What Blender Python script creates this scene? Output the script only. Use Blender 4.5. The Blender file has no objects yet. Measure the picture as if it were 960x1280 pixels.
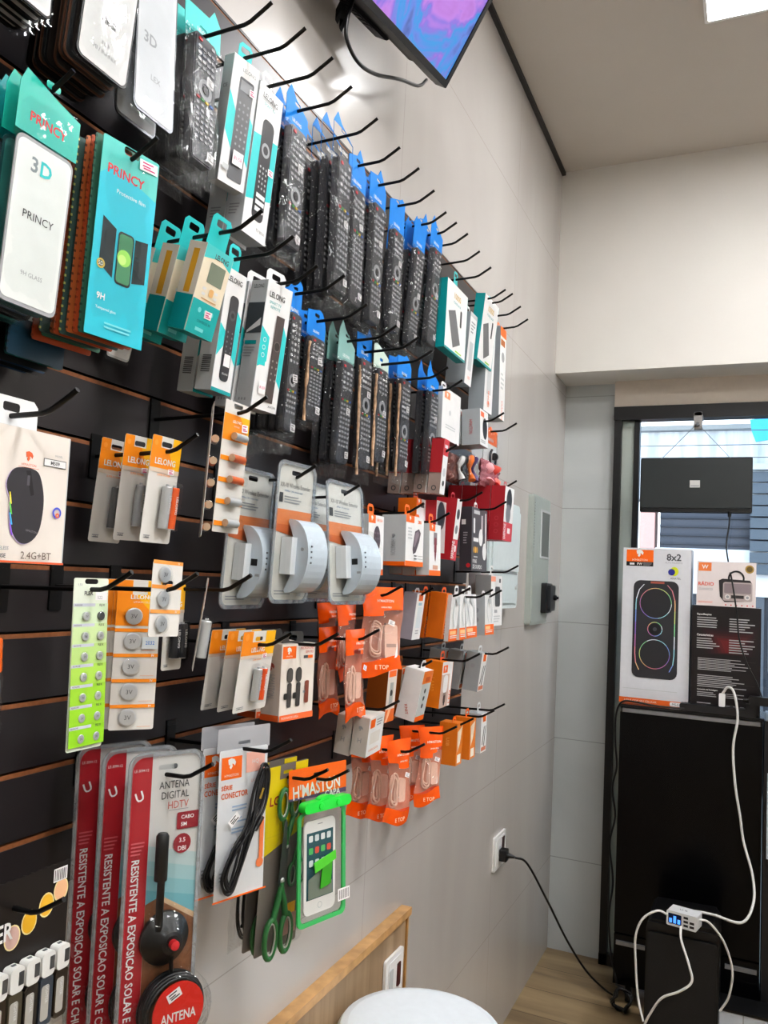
import bpy, math, random
from mathutils import Vector, Matrix, noise
from mathutils.geometry import tessellate_polygon
R_ = math.radians
col = bpy.context.scene.collection
rnd = random.Random(7)

# ---------------------------------------------------------------- materials
def lin(h):
    h = h.lstrip('#')
    v = [int(h[i:i+2], 16)/255 for i in (0, 2, 4)]
    return tuple(x/12.92 if x <= .04045 else ((x+.055)/1.055)**2.4 for x in v)+(1,)
_mats = {}
def mat(hexc, rough=.45, metal=0, bump=0, var=.02, scale=40, emit=0, spec=.5):
    """principled surface with a little procedural tone variation"""
    key = (hexc, rough, metal, bump, var, scale, emit, spec)
    if key in _mats: return _mats[key]
    m = bpy.data.materials.new('surface_'+hexc.strip('#')); m.use_nodes = True
    nt = m.node_tree; N = nt.nodes; L = nt.links; p = N['Principled BSDF']
    c = lin(hexc)
    p.inputs['Roughness'].default_value = rough; p.inputs['Metallic'].default_value = metal
    p.inputs['Specular IOR Level'].default_value = spec
    tc = N.new('ShaderNodeTexCoord'); nz = N.new('ShaderNodeTexNoise'); nz.inputs['Scale'].default_value = scale
    L.new(tc.outputs['Object'], nz.inputs['Vector'])
    rp = N.new('ShaderNodeValToRGB')
    rp.color_ramp.elements[0].position = .3; rp.color_ramp.elements[1].position = .7
    rp.color_ramp.elements[0].color = tuple(x*(1-var) for x in c[:3])+(1,)
    rp.color_ramp.elements[1].color = tuple(min(1, x*(1+var)) for x in c[:3])+(1,)
    L.new(nz.outputs['Fac'], rp.inputs['Fac']); L.new(rp.outputs['Color'], p.inputs['Base Color'])
    if emit:
        L.new(rp.outputs['Color'], p.inputs['Emission Color']); p.inputs['Emission Strength'].default_value = emit
    if bump:
        b = N.new('ShaderNodeBump'); b.inputs['Strength'].default_value = bump; b.inputs['Distance'].default_value = .004
        L.new(nz.outputs['Fac'], b.inputs['Height']); L.new(b.outputs['Normal'], p.inputs['Normal'])
    _mats[key] = m; return m
def film(hexc='#FFFFFF', gloss=.16, rough=.12, bump=.5, scale=45, tint=0.0, name='clear_film', edge=.3, stretch=1.0):
    """thin plastic film: see-through sheet with crinkled glossy glints; tint > 0 adds a milky share"""
    key = ('film', hexc, gloss, rough, bump, scale, tint, edge, stretch)
    if key in _mats: return _mats[key]
    m = bpy.data.materials.new(name); m.use_nodes = True
    nt = m.node_tree; N = nt.nodes; L = nt.links
    N.remove(N['Principled BSDF']); out = N['Material Output']
    tr = N.new('ShaderNodeBsdfTransparent'); c = lin(hexc)
    tr.inputs['Color'].default_value = c if tint else (.97, .98, .98, 1)
    gl = N.new('ShaderNodeBsdfGlossy'); gl.inputs['Roughness'].default_value = rough
    tc = N.new('ShaderNodeTexCoord'); nz = N.new('ShaderNodeTexNoise'); nz.inputs['Scale'].default_value = scale
    nz.inputs['Detail'].default_value = 3; nz.inputs['Distortion'].default_value = 1.2
    b = N.new('ShaderNodeBump'); b.inputs['Strength'].default_value = bump; b.inputs['Distance'].default_value = .02
    mp = N.new('ShaderNodeMapping'); mp.inputs['Scale'].default_value = (1, 1, stretch); L.new(tc.outputs['Object'], mp.inputs['Vector'])
    L.new(mp.outputs[0], nz.inputs['Vector']); L.new(nz.outputs['Fac'], b.inputs['Height']); L.new(b.outputs['Normal'], gl.inputs['Normal'])
    lw = N.new('ShaderNodeLayerWeight'); lw.inputs['Blend'].default_value = .25; L.new(b.outputs['Normal'], lw.inputs['Normal'])
    ma = N.new('ShaderNodeMath'); ma.operation = 'MULTIPLY_ADD'; ma.inputs[1].default_value = edge; ma.inputs[2].default_value = gloss*.25
    ma.use_clamp = True
    L.new(lw.outputs['Fresnel'], ma.inputs[0])
    mx = N.new('ShaderNodeMixShader'); L.new(ma.outputs[0], mx.inputs['Fac'])
    base = tr.outputs[0]
    if tint:
        df = N.new('ShaderNodeBsdfDiffuse'); df.inputs['Color'].default_value = c
        m2 = N.new('ShaderNodeMixShader'); m2.inputs['Fac'].default_value = tint
        L.new(tr.outputs[0], m2.inputs[1]); L.new(df.outputs[0], m2.inputs[2]); base = m2.outputs[0]
    L.new(base, mx.inputs[1]); L.new(gl.outputs[0], mx.inputs[2]); L.new(mx.outputs[0], out.inputs['Surface'])
    _mats[key] = m; return m
def nodemat(name, fn):
    if name in _mats: return _mats[name]
    m = bpy.data.materials.new(name); m.use_nodes = True
    fn(m.node_tree.nodes, m.node_tree.links, m.node_tree.nodes['Principled BSDF']); _mats[name] = m; return m

WHITE = mat('#E6E6E6', .4); PAPER = mat('#DCD9D4', .5); BLACK = mat('#101012', .35); DARK = mat('#1C1C1F', .4)
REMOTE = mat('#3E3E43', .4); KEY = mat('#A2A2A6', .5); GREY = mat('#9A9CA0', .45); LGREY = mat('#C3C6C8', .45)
TEAL = mat('#2FC4C6', .35); TEALD = mat('#12999C', .35); BLUE = mat('#1F80D4', .5, spec=.2); ORANGE = mat('#EE6C10', .4); AMBER = mat('#F2921E', .4); YELLOW = mat('#F6B91C', .4)
RED = mat('#C8323A', .4); DRED = mat('#8E2430', .4); BROWN = mat('#B0601C', .45); CREAM = mat('#E8D9BC', .45)
METAL = mat('#CFD0D2', .33, .6); DMETAL = mat('#6E7074', .35, .8); HOOKM = mat('#0B0B0C', .35, .2); GREEN = mat('#9ACD32', .4)
CLEAR = film(gloss=.2, rough=.13, bump=1.0, scale=60, edge=.3, stretch=.3); HARD = film(gloss=.08, rough=.06, bump=.15, scale=14, edge=.08, name='clear_blister')
INK = mat('#4A4A4C', .5); SILV = mat('#A2A4A8', .35)
STICK = mat('#F4F1F2', .5); PINK = mat('#C8427C', .5)

# ---------------------------------------------------------------- mesh builder (u along the wall / across, v up, w out of the face)
_txt = {}
def text_geo(s, bold):
    k = (s, bold)
    if k not in _txt:
        cu = bpy.data.curves.new('tmp', 'FONT'); cu.body = s; cu.size = 1; cu.resolution_u = 2; cu.offset = .022 if bold else 0
        o = bpy.data.objects.new('tmp', cu); me = o.to_mesh()
        v = [tuple(x.co[:2]) for x in me.vertices]; f = [tuple(p.vertices) for p in me.polygons]
        o.to_mesh_clear(); bpy.data.objects.remove(o); bpy.data.curves.remove(cu)
        x0 = min(a[0] for a in v); x1 = max(a[0] for a in v); y0 = min(a[1] for a in v); y1 = max(a[1] for a in v)
        _txt[k] = ([(a[0]-x0, a[1]-y0) for a in v], f, x1-x0, y1-y0)
    return _txt[k]
def rr(u0, u1, v0, v1, r, n=4):
    r = min(r, (u1-u0)/2-1e-6, (v1-v0)/2-1e-6); P = []
    for cx, cy, a in ((u1-r, v0+r, -90), (u1-r, v1-r, 0), (u0+r, v1-r, 90), (u0+r, v0+r, 180)):
        for k in range(n+1):
            t = R_(a+90*k/n); P.append((cx+r*math.cos(t), cy+r*math.sin(t)))
    return P
def circ(cu, cv, r, n=20, ry=None):
    return [(cu+r*math.cos(2*math.pi*k/n), cv+(ry or r)*math.sin(2*math.pi*k/n)) for k in range(n)]
def smooth_loop(ctrl, n=8):
    P = [Vector(c) for c in ctrl]; out = []; N = len(P)
    for i in range(N):
        a, b, c, d = P[i-1], P[i], P[(i+1) % N], P[(i+2) % N]
        for k in range(n):
            t = k/n; out.append(.5*((2*b)+(c-a)*t+(2*a-5*b+4*c-d)*t*t+(3*b-a-3*c+d)*t**3))
    return out
def path(ctrl, n=10):
    P = [Vector(c) for c in ctrl]; P = [2*P[0]-P[1]]+P+[2*P[-1]-P[-2]]; out = []
    for i in range(1, len(P)-2):
        a, b, c, d = P[i-1], P[i], P[i+1], P[i+2]
        for k in range(n):
            t = k/n; out.append(.5*((2*b)+(c-a)*t+(2*a-5*b+4*c-d)*t*t+(3*b-a-3*c+d)*t**3))
    out.append(P[-2]); return out
class MB:
    def __init__(s): s.v = []; s.f = []; s.m = []; s.s = []; s.mats = []
    def mi(s, m):
        if m not in s.mats: s.mats.append(m)
        return s.mats.index(m)
    def face(s, pts, m, sm=False):
        b = len(s.v); s.v += [tuple(p) for p in pts]; s.f.append(tuple(range(b, b+len(pts)))); s.m.append(s.mi(m)); s.s.append(sm)
    def raw(s, vs, fs, m, sm=False):
        b = len(s.v); s.v += [tuple(p) for p in vs]; i = s.mi(m)
        for f in fs: s.f.append(tuple(b+k for k in f)); s.m.append(i); s.s.append(sm)
    def box(s, u0, u1, v0, v1, w0, w1, m, front=None, left=None, bottom=None):
        V = [(u, v, w) for w in (w0, w1) for v in (v0, v1) for u in (u0, u1)]
        for f, k in (((4, 5, 7, 6), front), ((1, 0, 2, 3), None), ((0, 4, 6, 2), left), ((5, 1, 3, 7), None), ((6, 7, 3, 2), None), ((0, 1, 5, 4), bottom)):
            s.raw([V[i] for i in f], [(0, 1, 2, 3)], k or m)
    def prism(s, poly, a0, a1, m, front=None, holes=(), ax='w', sm=False):
        mp = {'w': lambda a, b, c: (a, b, c), 'u': lambda a, b, c: (c, a, b), 'v': lambda a, b, c: (b, c, a)}[ax]
        loops = [list(poly)]+[list(h) for h in holes]
        flat = [p for l in loops for p in l]
        tris = tessellate_polygon([[Vector((p[0], p[1], 0)) for p in l] for l in loops])
        T = []
        for t in tris:
            a, b, c = (flat[i] for i in t)
            T.append(t if (b[0]-a[0])*(c[1]-a[1])-(b[1]-a[1])*(c[0]-a[0]) > 0 else (t[0], t[2], t[1]))
        s.raw([mp(p[0], p[1], a1) for p in flat], T, front or m)
        if a1 == a0: return
        s.raw([mp(p[0], p[1], a0) for p in flat], [(t[0], t[2], t[1]) for t in T], m)
        for l in loops:
            n = len(l)
            s.raw([mp(p[0], p[1], a0) for p in l]+[mp(p[0], p[1], a1) for p in l],
                  [(i, (i+1) % n, n+(i+1) % n, n+i) for i in range(n)], m, sm)
    def tube(s, pts, r, m, n=7, closed=False, caps=True):
        P = [Vector(p) for p in pts]; N = len(P); V = []; F = []
        up = Vector((.31, .17, .93))
        for i, p in enumerate(P):
            a = P[(i-1) % N] if (closed or i) else P[i]; b = P[(i+1) % N] if (closed or i < N-1) else P[i]
            t = (b-a).normalized(); x = t.cross(up)
            if x.length < .05: x = t.cross(Vector((1, 0, 0)))
            x.normalize(); y = t.cross(x); up = x.cross(t)
            rr_ = r[i] if isinstance(r, (list, tuple)) else r
            V += [p+rr_*(math.cos(2*math.pi*k/n)*x+math.sin(2*math.pi*k/n)*y) for k in range(n)]
        for i in range(N if closed else N-1):
            j = (i+1) % N
            F += [(i*n+k, j*n+k, j*n+(k+1) % n, i*n+(k+1) % n) for k in range(n)]
        s.raw(V, F, m, True)
        if not closed and caps: s.raw(V[:n], [tuple(range(n))], m); s.raw(V[-n:], [tuple(range(n-1, -1, -1))], m)
    def lathe(s, prof, c, m, ax='w', n=24, mats=None):
        """prof: (radius, height) pairs along the axis through c"""
        mp = {'w': lambda a, b, h: (c[0]+a, c[1]+b, c[2]+h), 'u': lambda a, b, h: (c[0]+h, c[1]+a, c[2]+b), 'v': lambda a, b, h: (c[0]+b, c[1]+h, c[2]+a)}[ax]
        for q in range(len(prof)-1):
            (r0, h0), (r1, h1) = prof[q], prof[q+1]
            V = [mp(r0*math.cos(2*math.pi*k/n), r0*math.sin(2*math.pi*k/n), h0) for k in range(n)]
            V += [mp(r1*math.cos(2*math.pi*k/n), r1*math.sin(2*math.pi*k/n), h1) for k in range(n)]
            s.raw(V, [(k, (k+1) % n, n+(k+1) % n, n+k) for k in range(n)], mats[q] if mats else m, r0 > 1e-5 and r1 > 1e-5 and abs(h1-h0) > 1e-6)
    def sheet(s, nu, nv, fn, m, mfn=None, sm=True):
        V = [fn(i/nu, j/nv) for j in range(nv+1) for i in range(nu+1)]
        b = len(s.v); s.v += [tuple(p) for p in V]; w = nu+1
        for j in range(nv):
            for i in range(nu):
                s.f.append((b+j*w+i, b+(j+1)*w+i, b+(j+1)*w+i+1, b+j*w+i+1)); s.m.append(s.mi(mfn(i/nu, (j+.5)/nv) if mfn else m)); s.s.append(sm)
    def text(s, t, u, v, w, size, m, wid=None, al='l', rot=0, bold=False):
        """size = cap height in metres, wid = widest allowed; (u, v) = left (or centre) of the mid line"""
        vs, fs, tw, th = text_geo(t, bold)
        k = size/max(th, 1e-6); kx = k
        if wid and tw*kx > wid: kx = wid/tw
        ca, sa = math.cos(R_(rot)), math.sin(R_(rot)); ox = 0 if al == 'l' else (-tw*kx/2 if al == 'c' else -tw*kx)
        V = []
        for x, y in vs:
            x, y = x*kx+ox, (y-th/2)*k; V.append((u+x*ca-y*sa, v+x*sa+y*ca, w))
        s.raw(V, fs, m)
    def build(s, name, parent=None, mode='L'):
        f = {'L': lambda p: (p[2], p[0], p[1]), 'F': lambda p: (p[0], -p[2], p[1]), 'Z': lambda p: p}[mode]
        me = bpy.data.meshes.new(name); me.from_pydata([f(p) for p in s.v], [], s.f)
        for m in s.mats: me.materials.append(m)
        me.polygons.foreach_set('material_index', s.m); me.polygons.foreach_set('use_smooth', s.s); me.update()
        o = bpy.data.objects.new(name, me); col.objects.link(o); o.parent = parent; return o
class Art:
    """printing on a face: fractions from the top-left corner of a W x H face"""
    def __init__(s, mb, W, H, w=0, u0=None, v0=0): s.mb, s.W, s.H, s.w, s.k = mb, W, H, w, 0; s.u0 = -W/2 if u0 is None else u0; s.v0 = v0
    def z(s): s.k += 1; return s.w+.00015+.0001*s.k
    def P(s, x, y): return (s.u0+x*s.W, s.v0-y*s.H)
    def rect(s, x0, y0, x1, y1, m, r=0):
        a, b = s.P(x0, y1), s.P(x1, y0); w = s.z()
        if r: s.mb.prism(rr(a[0], b[0], a[1], b[1], r*s.W), w, w, m)
        else: s.mb.face([(a[0], a[1], w), (b[0], a[1], w), (b[0], b[1], w), (a[0], b[1], w)], m)
    def poly(s, pts, m): w = s.z(); s.mb.prism([s.P(*p) for p in pts], w, w, m)
    def disc(s, x, y, r, m, ry=None, n=18): c = s.P(x, y); w = s.z(); s.mb.prism(circ(c[0], c[1], r*s.W, n, ry and ry*s.W), w, w, m)
    def ring(s, x, y, r, t, m, n=28):
        c = s.P(x, y); w = s.z(); s.mb.prism(circ(c[0], c[1], r*s.W, n), w, w, m, holes=[circ(c[0], c[1], (r-t)*s.W, n)])
    def text(s, t, x, y, h, m, wid=None, al='l', rot=0, bold=False):
        c = s.P(x, y); s.mb.text(t, c[0], c[1], s.z(), h*s.H, m, wid and wid*(s.W if rot == 0 else s.H), al, rot, bold)
    def lines(s, x0, x1, y0, y1, n, m, seed=0):
        q = random.Random(seed); dy = (y1-y0)/n
        for k in range(n):
            s.rect(x0, y0+k*dy, x0+(x1-x0)*q.uniform(.55, 1), y0+k*dy+dy*.45, m)
    def logo(s, x, y, h, m):
        """small horse-head emblem"""
        k = h*s.H/s.W
        s.poly([(x+a*k, y+b*h) for a, b in ((-.5, -.42), (-.1, -.55), (.3, -.42), (.5, -.1), (.38, .25), (.22, .05), (.02, .0), (.1, .25), (-.12, .55), (-.32, .35), (-.2, .08), (-.42, .12), (-.46, -.12))], m)
def empty(name, loc=(0, 0, 0)):
    o = bpy.data.objects.new(name, None); col.objects.link(o); o.location = loc; o.empty_display_size = .05; return o
def tag(o, label=None, cat=None, group=None, kind=None):
    for k, v in (('label', label), ('category', cat), ('group', group), ('kind', kind)):
        if v: o[k] = v
    return o
def copy_tree(o, parent=None):
    c = o.copy(); col.objects.link(c)
    if parent: c.parent = parent
    for ch in o.children: copy_tree(ch, c)
    return c
ORD = ['front', 'second', 'third', 'fourth', 'fifth', 'sixth', 'seventh', 'eighth', 'ninth', 'tenth', 'eleventh', 'twelfth']

# ---------------------------------------------------------------- where every package hangs: x (front), y (middle), z (top), width, height, lean, turn [, hook tip x, z]
F = {
    'a0': (0.14, 0.6022, 2.527, 0.0725, 0.1545, -1.8326, 0),
    'a1': (0.15, 0.722, 2.515, 0.0927, 0.1476, 4.4441, 0),
    'a2': (0.13, 0.8182, 2.5822, 0.0861, 0.226, -2.5219, 0),
    'a3': (0.13, 0.9294, 2.5884, 0.0868, 0.2548, -2.1649, 0, 0.237, 2.582),
    'a4': (0.1349, 1.0236, 2.574, 0.0563, 0.1999, 5.604, -10, 0.237, 2.6062),
    'a5': (0.13, 1.1045, 2.5726, 0.0706, 0.2501, 4.418, 0, 0.2416, 2.6084),
    'a6': (0.12, 1.2217, 2.6198, 0.076, 0.2939, 0.3721, 0, 0.217, 2.6341),
    'a8': (0.12, 1.4016, 2.6659, 0.0869, 0.3678, -0.6436, 0, 0.1823, 2.6814),
    'a9': (0.12, 1.4717, 2.6292, 0.0817, 0.3298, -0.6892, 0, 0.2025, 2.6548),
    'a10': (0.12, 1.5745, 2.6444, 0.0867, 0.3523, 0.0223, 0, 0.2039, 2.6611),
    'a11': (0.12, 1.6834, 2.6258, 0.1443, 0.3151, -0.0437, 0, 0.1983, 2.6626),
    'a12': (0.12, 1.8291, 2.6394, 0.0772, 0.318, 3.4027, 0, 0.1746, 2.6791),
    'a13': (0.12, 1.9446, 2.689, 0.0858, 0.3369, 2.3135, 0, 0.1609, 2.704),
    'a14': (0.12, 2.0934, 2.5862, 0.1713, 0.19, 0.6357, 0, 0.2122, 2.6346),
    'a15': (0.11, 2.2734, 2.5688, 0.0623, 0.2126, 3.3506, 0),
    'a16': (0.13, 2.3836, 2.6457, 0.1474, 0.2036, 5.2455, 0, 0.1933, 2.6626),
    'a17': (0.11, 2.4531, 2.5946, 0.0889, 0.284, 0.6414, 0, 0.2011, 2.6446),
    'a18': (0.11, 2.5839, 2.6201, 0.0682, 0.3065, -0.8773, 0, 0.1913, 2.6456),
    'b0': (0.16, 0.6341, 2.281, 0.0858, 0.242, 2.8799, 0, 0.1858, 2.3106),
    'b1': (0.176, 0.7447, 2.2798, 0.0855, 0.2389, 1.8948, -8, 0.2121, 2.2879),
    'b0s': (0.075, 0.718, 2.2474, 0.0869, 0.2328, 0.1018, 0),
    'b1w': (0.07, 0.9052, 2.2341, 0.0486, 0.1737, 14, 0),
    'b2': (0.18, 0.928, 2.2236, 0.0618, 0.1245, 14, 0, 0.2448, 2.274),
    'b3': (0.14, 1.0287, 2.2341, 0.0502, 0.1903, 5.4539, 0, 0.2356, 2.28),
    'b4': (0.144, 1.1474, 2.2545, 0.0649, 0.2126, 5.7013, -7, 0.2119, 2.2817),
    'b5': (0.13, 1.2364, 2.2631, 0.0487, 0.2757, 0.9848, 0, 0.2164, 2.2976),
    'b6': (0.12, 1.3381, 2.2647, 0.0707, 0.2144, 1.5713, 0, 0.2129, 2.2802),
    'b7': (0.1, 1.5063, 2.2663, 0.0762, 0.2854, 1.1829, 0, 0.2005, 2.2919),
    'b8': (0.1, 1.5897, 2.2999, 0.075, 0.3212, -1.408, 0, 0.2171, 2.2917),
    'b9': (0.11, 1.6601, 2.2885, 0.081, 0.2796, -0.1245, 0, 0.2203, 2.2815),
    'b10': (0.12, 1.772, 2.2951, 0.1062, 0.2945, -0.0087, 0, 0.2186, 2.2728),
    'b11': (0.13, 1.9394, 2.3003, 0.0831, 0.2845, 0.9869, 0, 0.1974, 2.2844),
    'b12': (0.13, 2.055, 2.2837, 0.1436, 0.1354, 0.0084, 0, 0.1573, 2.3148),
    'b13': (0.15, 2.2811, 2.2784, 0.0797, 0.1054, -2.5251, 0, 0.2105, 2.2705),
    'b14': (0.13, 2.458, 2.2522, 0.1504, 0.1404, 0.613, 0, 0.2016, 2.2746),
    'b15': (0.16, 1.9503, 2.1343, 0.0365, 0.1407, 3.3139, 0, 0.1864, 2.1206),
    'b16': (0.1, 2.2015, 2.1407, 0.1267, 0.0854, -1.1692, 0),
    'b17': (0.12, 2.2302, 2.1433, 0.0661, 0.0848, 0.572, 0),
    'b18': (0.13, 2.2846, 2.1533, 0.0774, 0.0933, -2.5823, 0),
    'b19': (0.14, 2.435, 2.1504, 0.1744, 0.0822, 0.9781, 0),
    'c0': (0.17, 0.6202, 1.9123, 0.1374, 0.1415, -0.9331, 0, 0.244, 1.9493),
    'c1': (0.13, 0.9052, 1.9535, 0.062, 0.1471, 4.1389, 0, 0.1792, 1.9569),
    'c2': (0.15, 0.976, 2.0152, 0.035, 0.1946, 1.7271, 0),
    'c3': (0.16, 1.0256, 2.027, 0.0663, 0.1971, 2.7358, 0, 0.2092, 2.0348),
    'c4': (0.11, 1.1552, 1.941, 0.1218, 0.2233, 2.4716, 0),
    'c5': (0.1636, 1.2048, 1.9584, 0.1045, 0.2287, 1.1876, -4, 0.199, 1.9578),
    'c6': (0.15, 1.4094, 1.9504, 0.148, 0.2242, -4.9725, 0, 0.1837, 1.9508),
    'c7': (0.14, 1.5877, 1.9075, 0.0784, 0.1268, -1.7079, 0),
    'c8': (0.15, 1.7846, 1.9226, 0.1115, 0.1169, -1.1416, 0, 0.1699, 1.9543),
    'c9': (0.16, 1.8929, 1.9128, 0.0791, 0.1254, -1.955, 0, 0.1958, 1.9423),
    'c10': (0.15, 2.1003, 1.998, 0.0404, 0.1662, 4.3124, 0, 0.2121, 2.0179),
    'c10a': (0.13, 2.0122, 1.9822, 0.0735, 0.134, -0.0415, 0, 0.1151, 1.9628),
    'c8b': (0.1, 1.9481, 1.9811, 0.0733, 0.1371, -1.1888, 0),
    'c11': (0.15, 2.2805, 1.9892, 0.1474, 0.1803, -1.8381, 0, 0.2284, 2.0114),
    'c12': (0.19, 2.4521, 2.0725, 0.1021, 0.1651, 1.3863, 0, 0.2103, 2.0938),
    'd0': (0.15, 0.7605, 1.7568, 0.0565, 0.2006, -2.3938, 0, 0.2098, 1.7668),
    'd1': (0.1033, 0.9018, 1.7548, 0.0595, 0.2016, -2.1875, -38),
    'd2': (0.19, 0.8506, 1.7806, 0.0589, 0.094, -1.5419, 0, 0.236, 1.7685),
    'd3': (0.13, 0.9452, 1.7512, 0.0427, 0.1197, -0.6072, 0),
    'd4': (0.17, 0.9648, 1.7623, 0.05, 0.1293, 5.9045, 0, 0.241, 1.7694),
    'd5': (0.15, 0.6209, 1.691, 0.0502, 0.1024, -4.3178, 0),
    'd6': (0.1615, 1.6054, 1.7571, 0.1025, 0.1819, -6.2895, -38, 0.2004, 1.7612),
    'd7': (0.11, 1.5548, 1.7162, 0.0912, 0.1512, -4.9501, 0),
    'e3': (0.16, 1.5025, 1.6698, 0.0896, 0.1813, -1.3188, 0, 0.1981, 1.6725),
    'd8': (0.13, 1.8999, 1.7415, 0.0543, 0.1136, 5.4839, 0, 0.1607, 1.757),
    'd9': (0.16, 2.0219, 1.7437, 0.0374, 0.1173, 4.6695, 0, 0.2155, 1.7611),
    'd10a': (0.17, 2.0578, 1.7402, 0.0907, 0.119, 2.4934, 0),
    'd10b': (0.17, 2.117, 1.7424, 0.0817, 0.1194, -1.6075, 0, 0.2469, 1.7595),
    'd10c': (0.17, 2.1694, 1.7425, 0.0924, 0.1174, -3.7255, 0),
    'd11': (0.18, 2.311, 1.7412, 0.0883, 0.1129, -2.4911, 0, 0.2161, 1.7571),
    'd12': (0.14, 2.5197, 1.8009, 0.126, 0.1567, -1.5177, 0, 0.2078, 1.8355),
    'd13': (0.09, 2.5531, 1.8075, 0.0877, 0.136, -1.4138, 0),
    'e1': (0.15, 1.142, 1.6799, 0.0951, 0.1286, 5.4388, 0, 0.2085, 1.6811),
    'e2': (0.1564, 1.259, 1.6539, 0.0925, 0.1289, -0.638, -8, 0.2314, 1.6769),
    'e4': (0.12, 1.7683, 1.5658, 0.0515, 0.1193, 2.5201, 0, 0.1392, 1.4875),
    'e4b': (0.11, 1.8706, 1.5621, 0.0459, 0.1111, 4.4161, 0),
    'e5': (0.17, 1.5805, 1.4915, 0.0723, 0.0815, 6.7498, 0, 0.2164, 1.526),
    'e6': (0.17, 1.8718, 1.5587, 0.0594, 0.1221, 10.5081, 0, 0.1758, 1.5833),
    'e7': (0.16, 2.0369, 1.5692, 0.0806, 0.1174, 3.5216, 0, 0.2437, 1.596),
    'e8': (0.19, 2.2613, 1.5792, 0.0539, 0.1077, 6.1562, 0, 0.2574, 1.6009),
    'f1': (0.1727, 1.7266, 1.4182, 0.0822, 0.1803, -0.7787, -18, 0.2219, 1.4164),
    'f2': (0.1429, 1.9956, 1.4049, 0.0778, 0.1871, -2.9593, -36, 0.2041, 1.4144),
    'f3a': (0.16, 2.1571, 1.3961, 0.0472, 0.1115, 0.7775, 0, 0.1965, 1.4119),
    'f3b': (0.16, 2.2701, 1.3962, 0.0517, 0.1142, -0.2525, 0, 0.2208, 1.4219),
    'f3c': (0.16, 2.3782, 1.3937, 0.0561, 0.1122, -0.0453, 0, 0.2204, 1.4269),
    'g0': (0.13, 0.7026, 1.4197, 0.1608, 0.1542, -1.2783, 0, 0.2015, 1.4135),
    'g1': (0.1519, 0.9259, 1.5242, 0.1001, 0.3735, -2.3615, -26, 0.2256, 1.5188),
    'g2': (0.1497, 1.1227, 1.528, 0.1067, 0.2583, -2.0999, -16, 0.2296, 1.5199),
    'g2b': (0.06, 1.307, 1.4284, 0.0907, 0.32, 0.2808, 0),
    'g3': (0.1294, 1.2969, 1.4401, 0.1085, 0.3189, 1.1786, -10, 0.2067, 1.4395),
    'g4': (0.1704, 1.3545, 1.4259, 0.1478, 0.266, -3.9766, -16, 0.2191, 1.4291),
}
def W_(k): return F[k][3]
def H_(k): return F[k][4]
def hv(k, d=.014): return F[k][8]-.014-F[k][2] if len(F[k]) > 7 else d
def hook(name_label, y, z, tipx, group='black display hooks on the wall board'):
    mb = MB()
    mb.tube([(0, -.012, .0), (0, -.009, tipx*.5), (0, -.007, tipx-.045), (0, -.004, tipx-.034), (0, .011, tipx-.008), (0, .016, tipx)], .003, HOOKM, 8)
    o = mb.build('display_hook'); o.location = (0, y, z-.016)
    p = MB(); p.prism(rr(-.011, .011, -.045, .012, .003), -.003, .003, HOOKM); p.box(-.011, .011, .008, .02, -.007, .002, HOOKM); p.build('back_plate', o)
    return tag(o, name_label, 'hook', group)
HOOK_FOR = {'a4': 'boxed remote with grey remote picture in the top row', 'a9': "bagged remote with oval pads in the top row", 'a16': 'broad teal power bank box at the far end', 'a18': 'tall grey box with the orange hanger', 'b0': 'white 3D screen film with teal header',
            'b12': 'wide white box with small orange emblem', 'b13': 'grey boxes with dark earphone picture', 'c5': 'wifi extender hanging furthest forward', 'c11': 'dark grey earphone box with white earbuds', 'e5': 'small white boxes by the twisted pouches', 'f2': 'orange pouches with coiled white cable'}
def place(root, k, what, where, cat, group=None, n=1, dx=.02, yaw=0, roll=0, alts=(), held=True, jit=.004):
    """hang a package (and copies of it behind, towards the board) and the hook that carries it"""
    x, y, z, W, H, p = F[k][:6]
    bits = [root]+list(alts)
    q = random.Random(k)
    base = [b for b in bits]
    for i in range(n):
        o = bits[i] if i < len(bits) else copy_tree(base[(i % len(alts))+1] if alts else root)
        j = jit if i else 0
        o.location = (x-i*dx, y+q.uniform(-j, j), z+q.uniform(-j, j)*.6)
        o.rotation_euler = (R_(roll+(q.uniform(-1, 1) if i else 0)), R_(p), R_(yaw+F[k][6]))
        tag(o, (ORD[i]+' '+what+' '+where) if n > 1 else what+' '+where, cat, group or (what+'s '+where if n > 1 else None))
    if len(F[k]) > 7 and held:
        s = HOOK_FOR.get(k, what+' '+where)
        for pre in ('black metal hook carrying the ', 'black hook carrying the ', 'hook with the '):
            if len((pre+s).split()) <= 16: break
        hook(pre+s, y, F[k][8], F[k][7])
def sticker(parent, u, v, w, sw=.018, sh=.012, dark=PINK, rot=4, text=''):
    mb = MB(); c, s_ = math.cos(R_(rot)), math.sin(R_(rot))
    def q(a, b, ww): return (u+a*c-b*s_, v+a*s_+b*c, ww)
    mb.face([q(-sw/2, -sh/2, w+.0008), q(sw/2, -sh/2, w+.0008), q(sw/2, sh/2, w+.0008), q(-sw/2, sh/2, w+.0008)], STICK)
    for a, b, k in ((-.35, .2, .6), (-.35, -.1, .45), (-.3, -.32, .65)):
        mb.face([q(sw*a, sh*b, w+.001), q(sw*(a+k), sh*b, w+.001), q(sw*(a+k), sh*(b+.14), w+.001), q(sw*a, sh*(b+.14), w+.001)], dark)
    return mb.build('price_sticker', parent)
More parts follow.
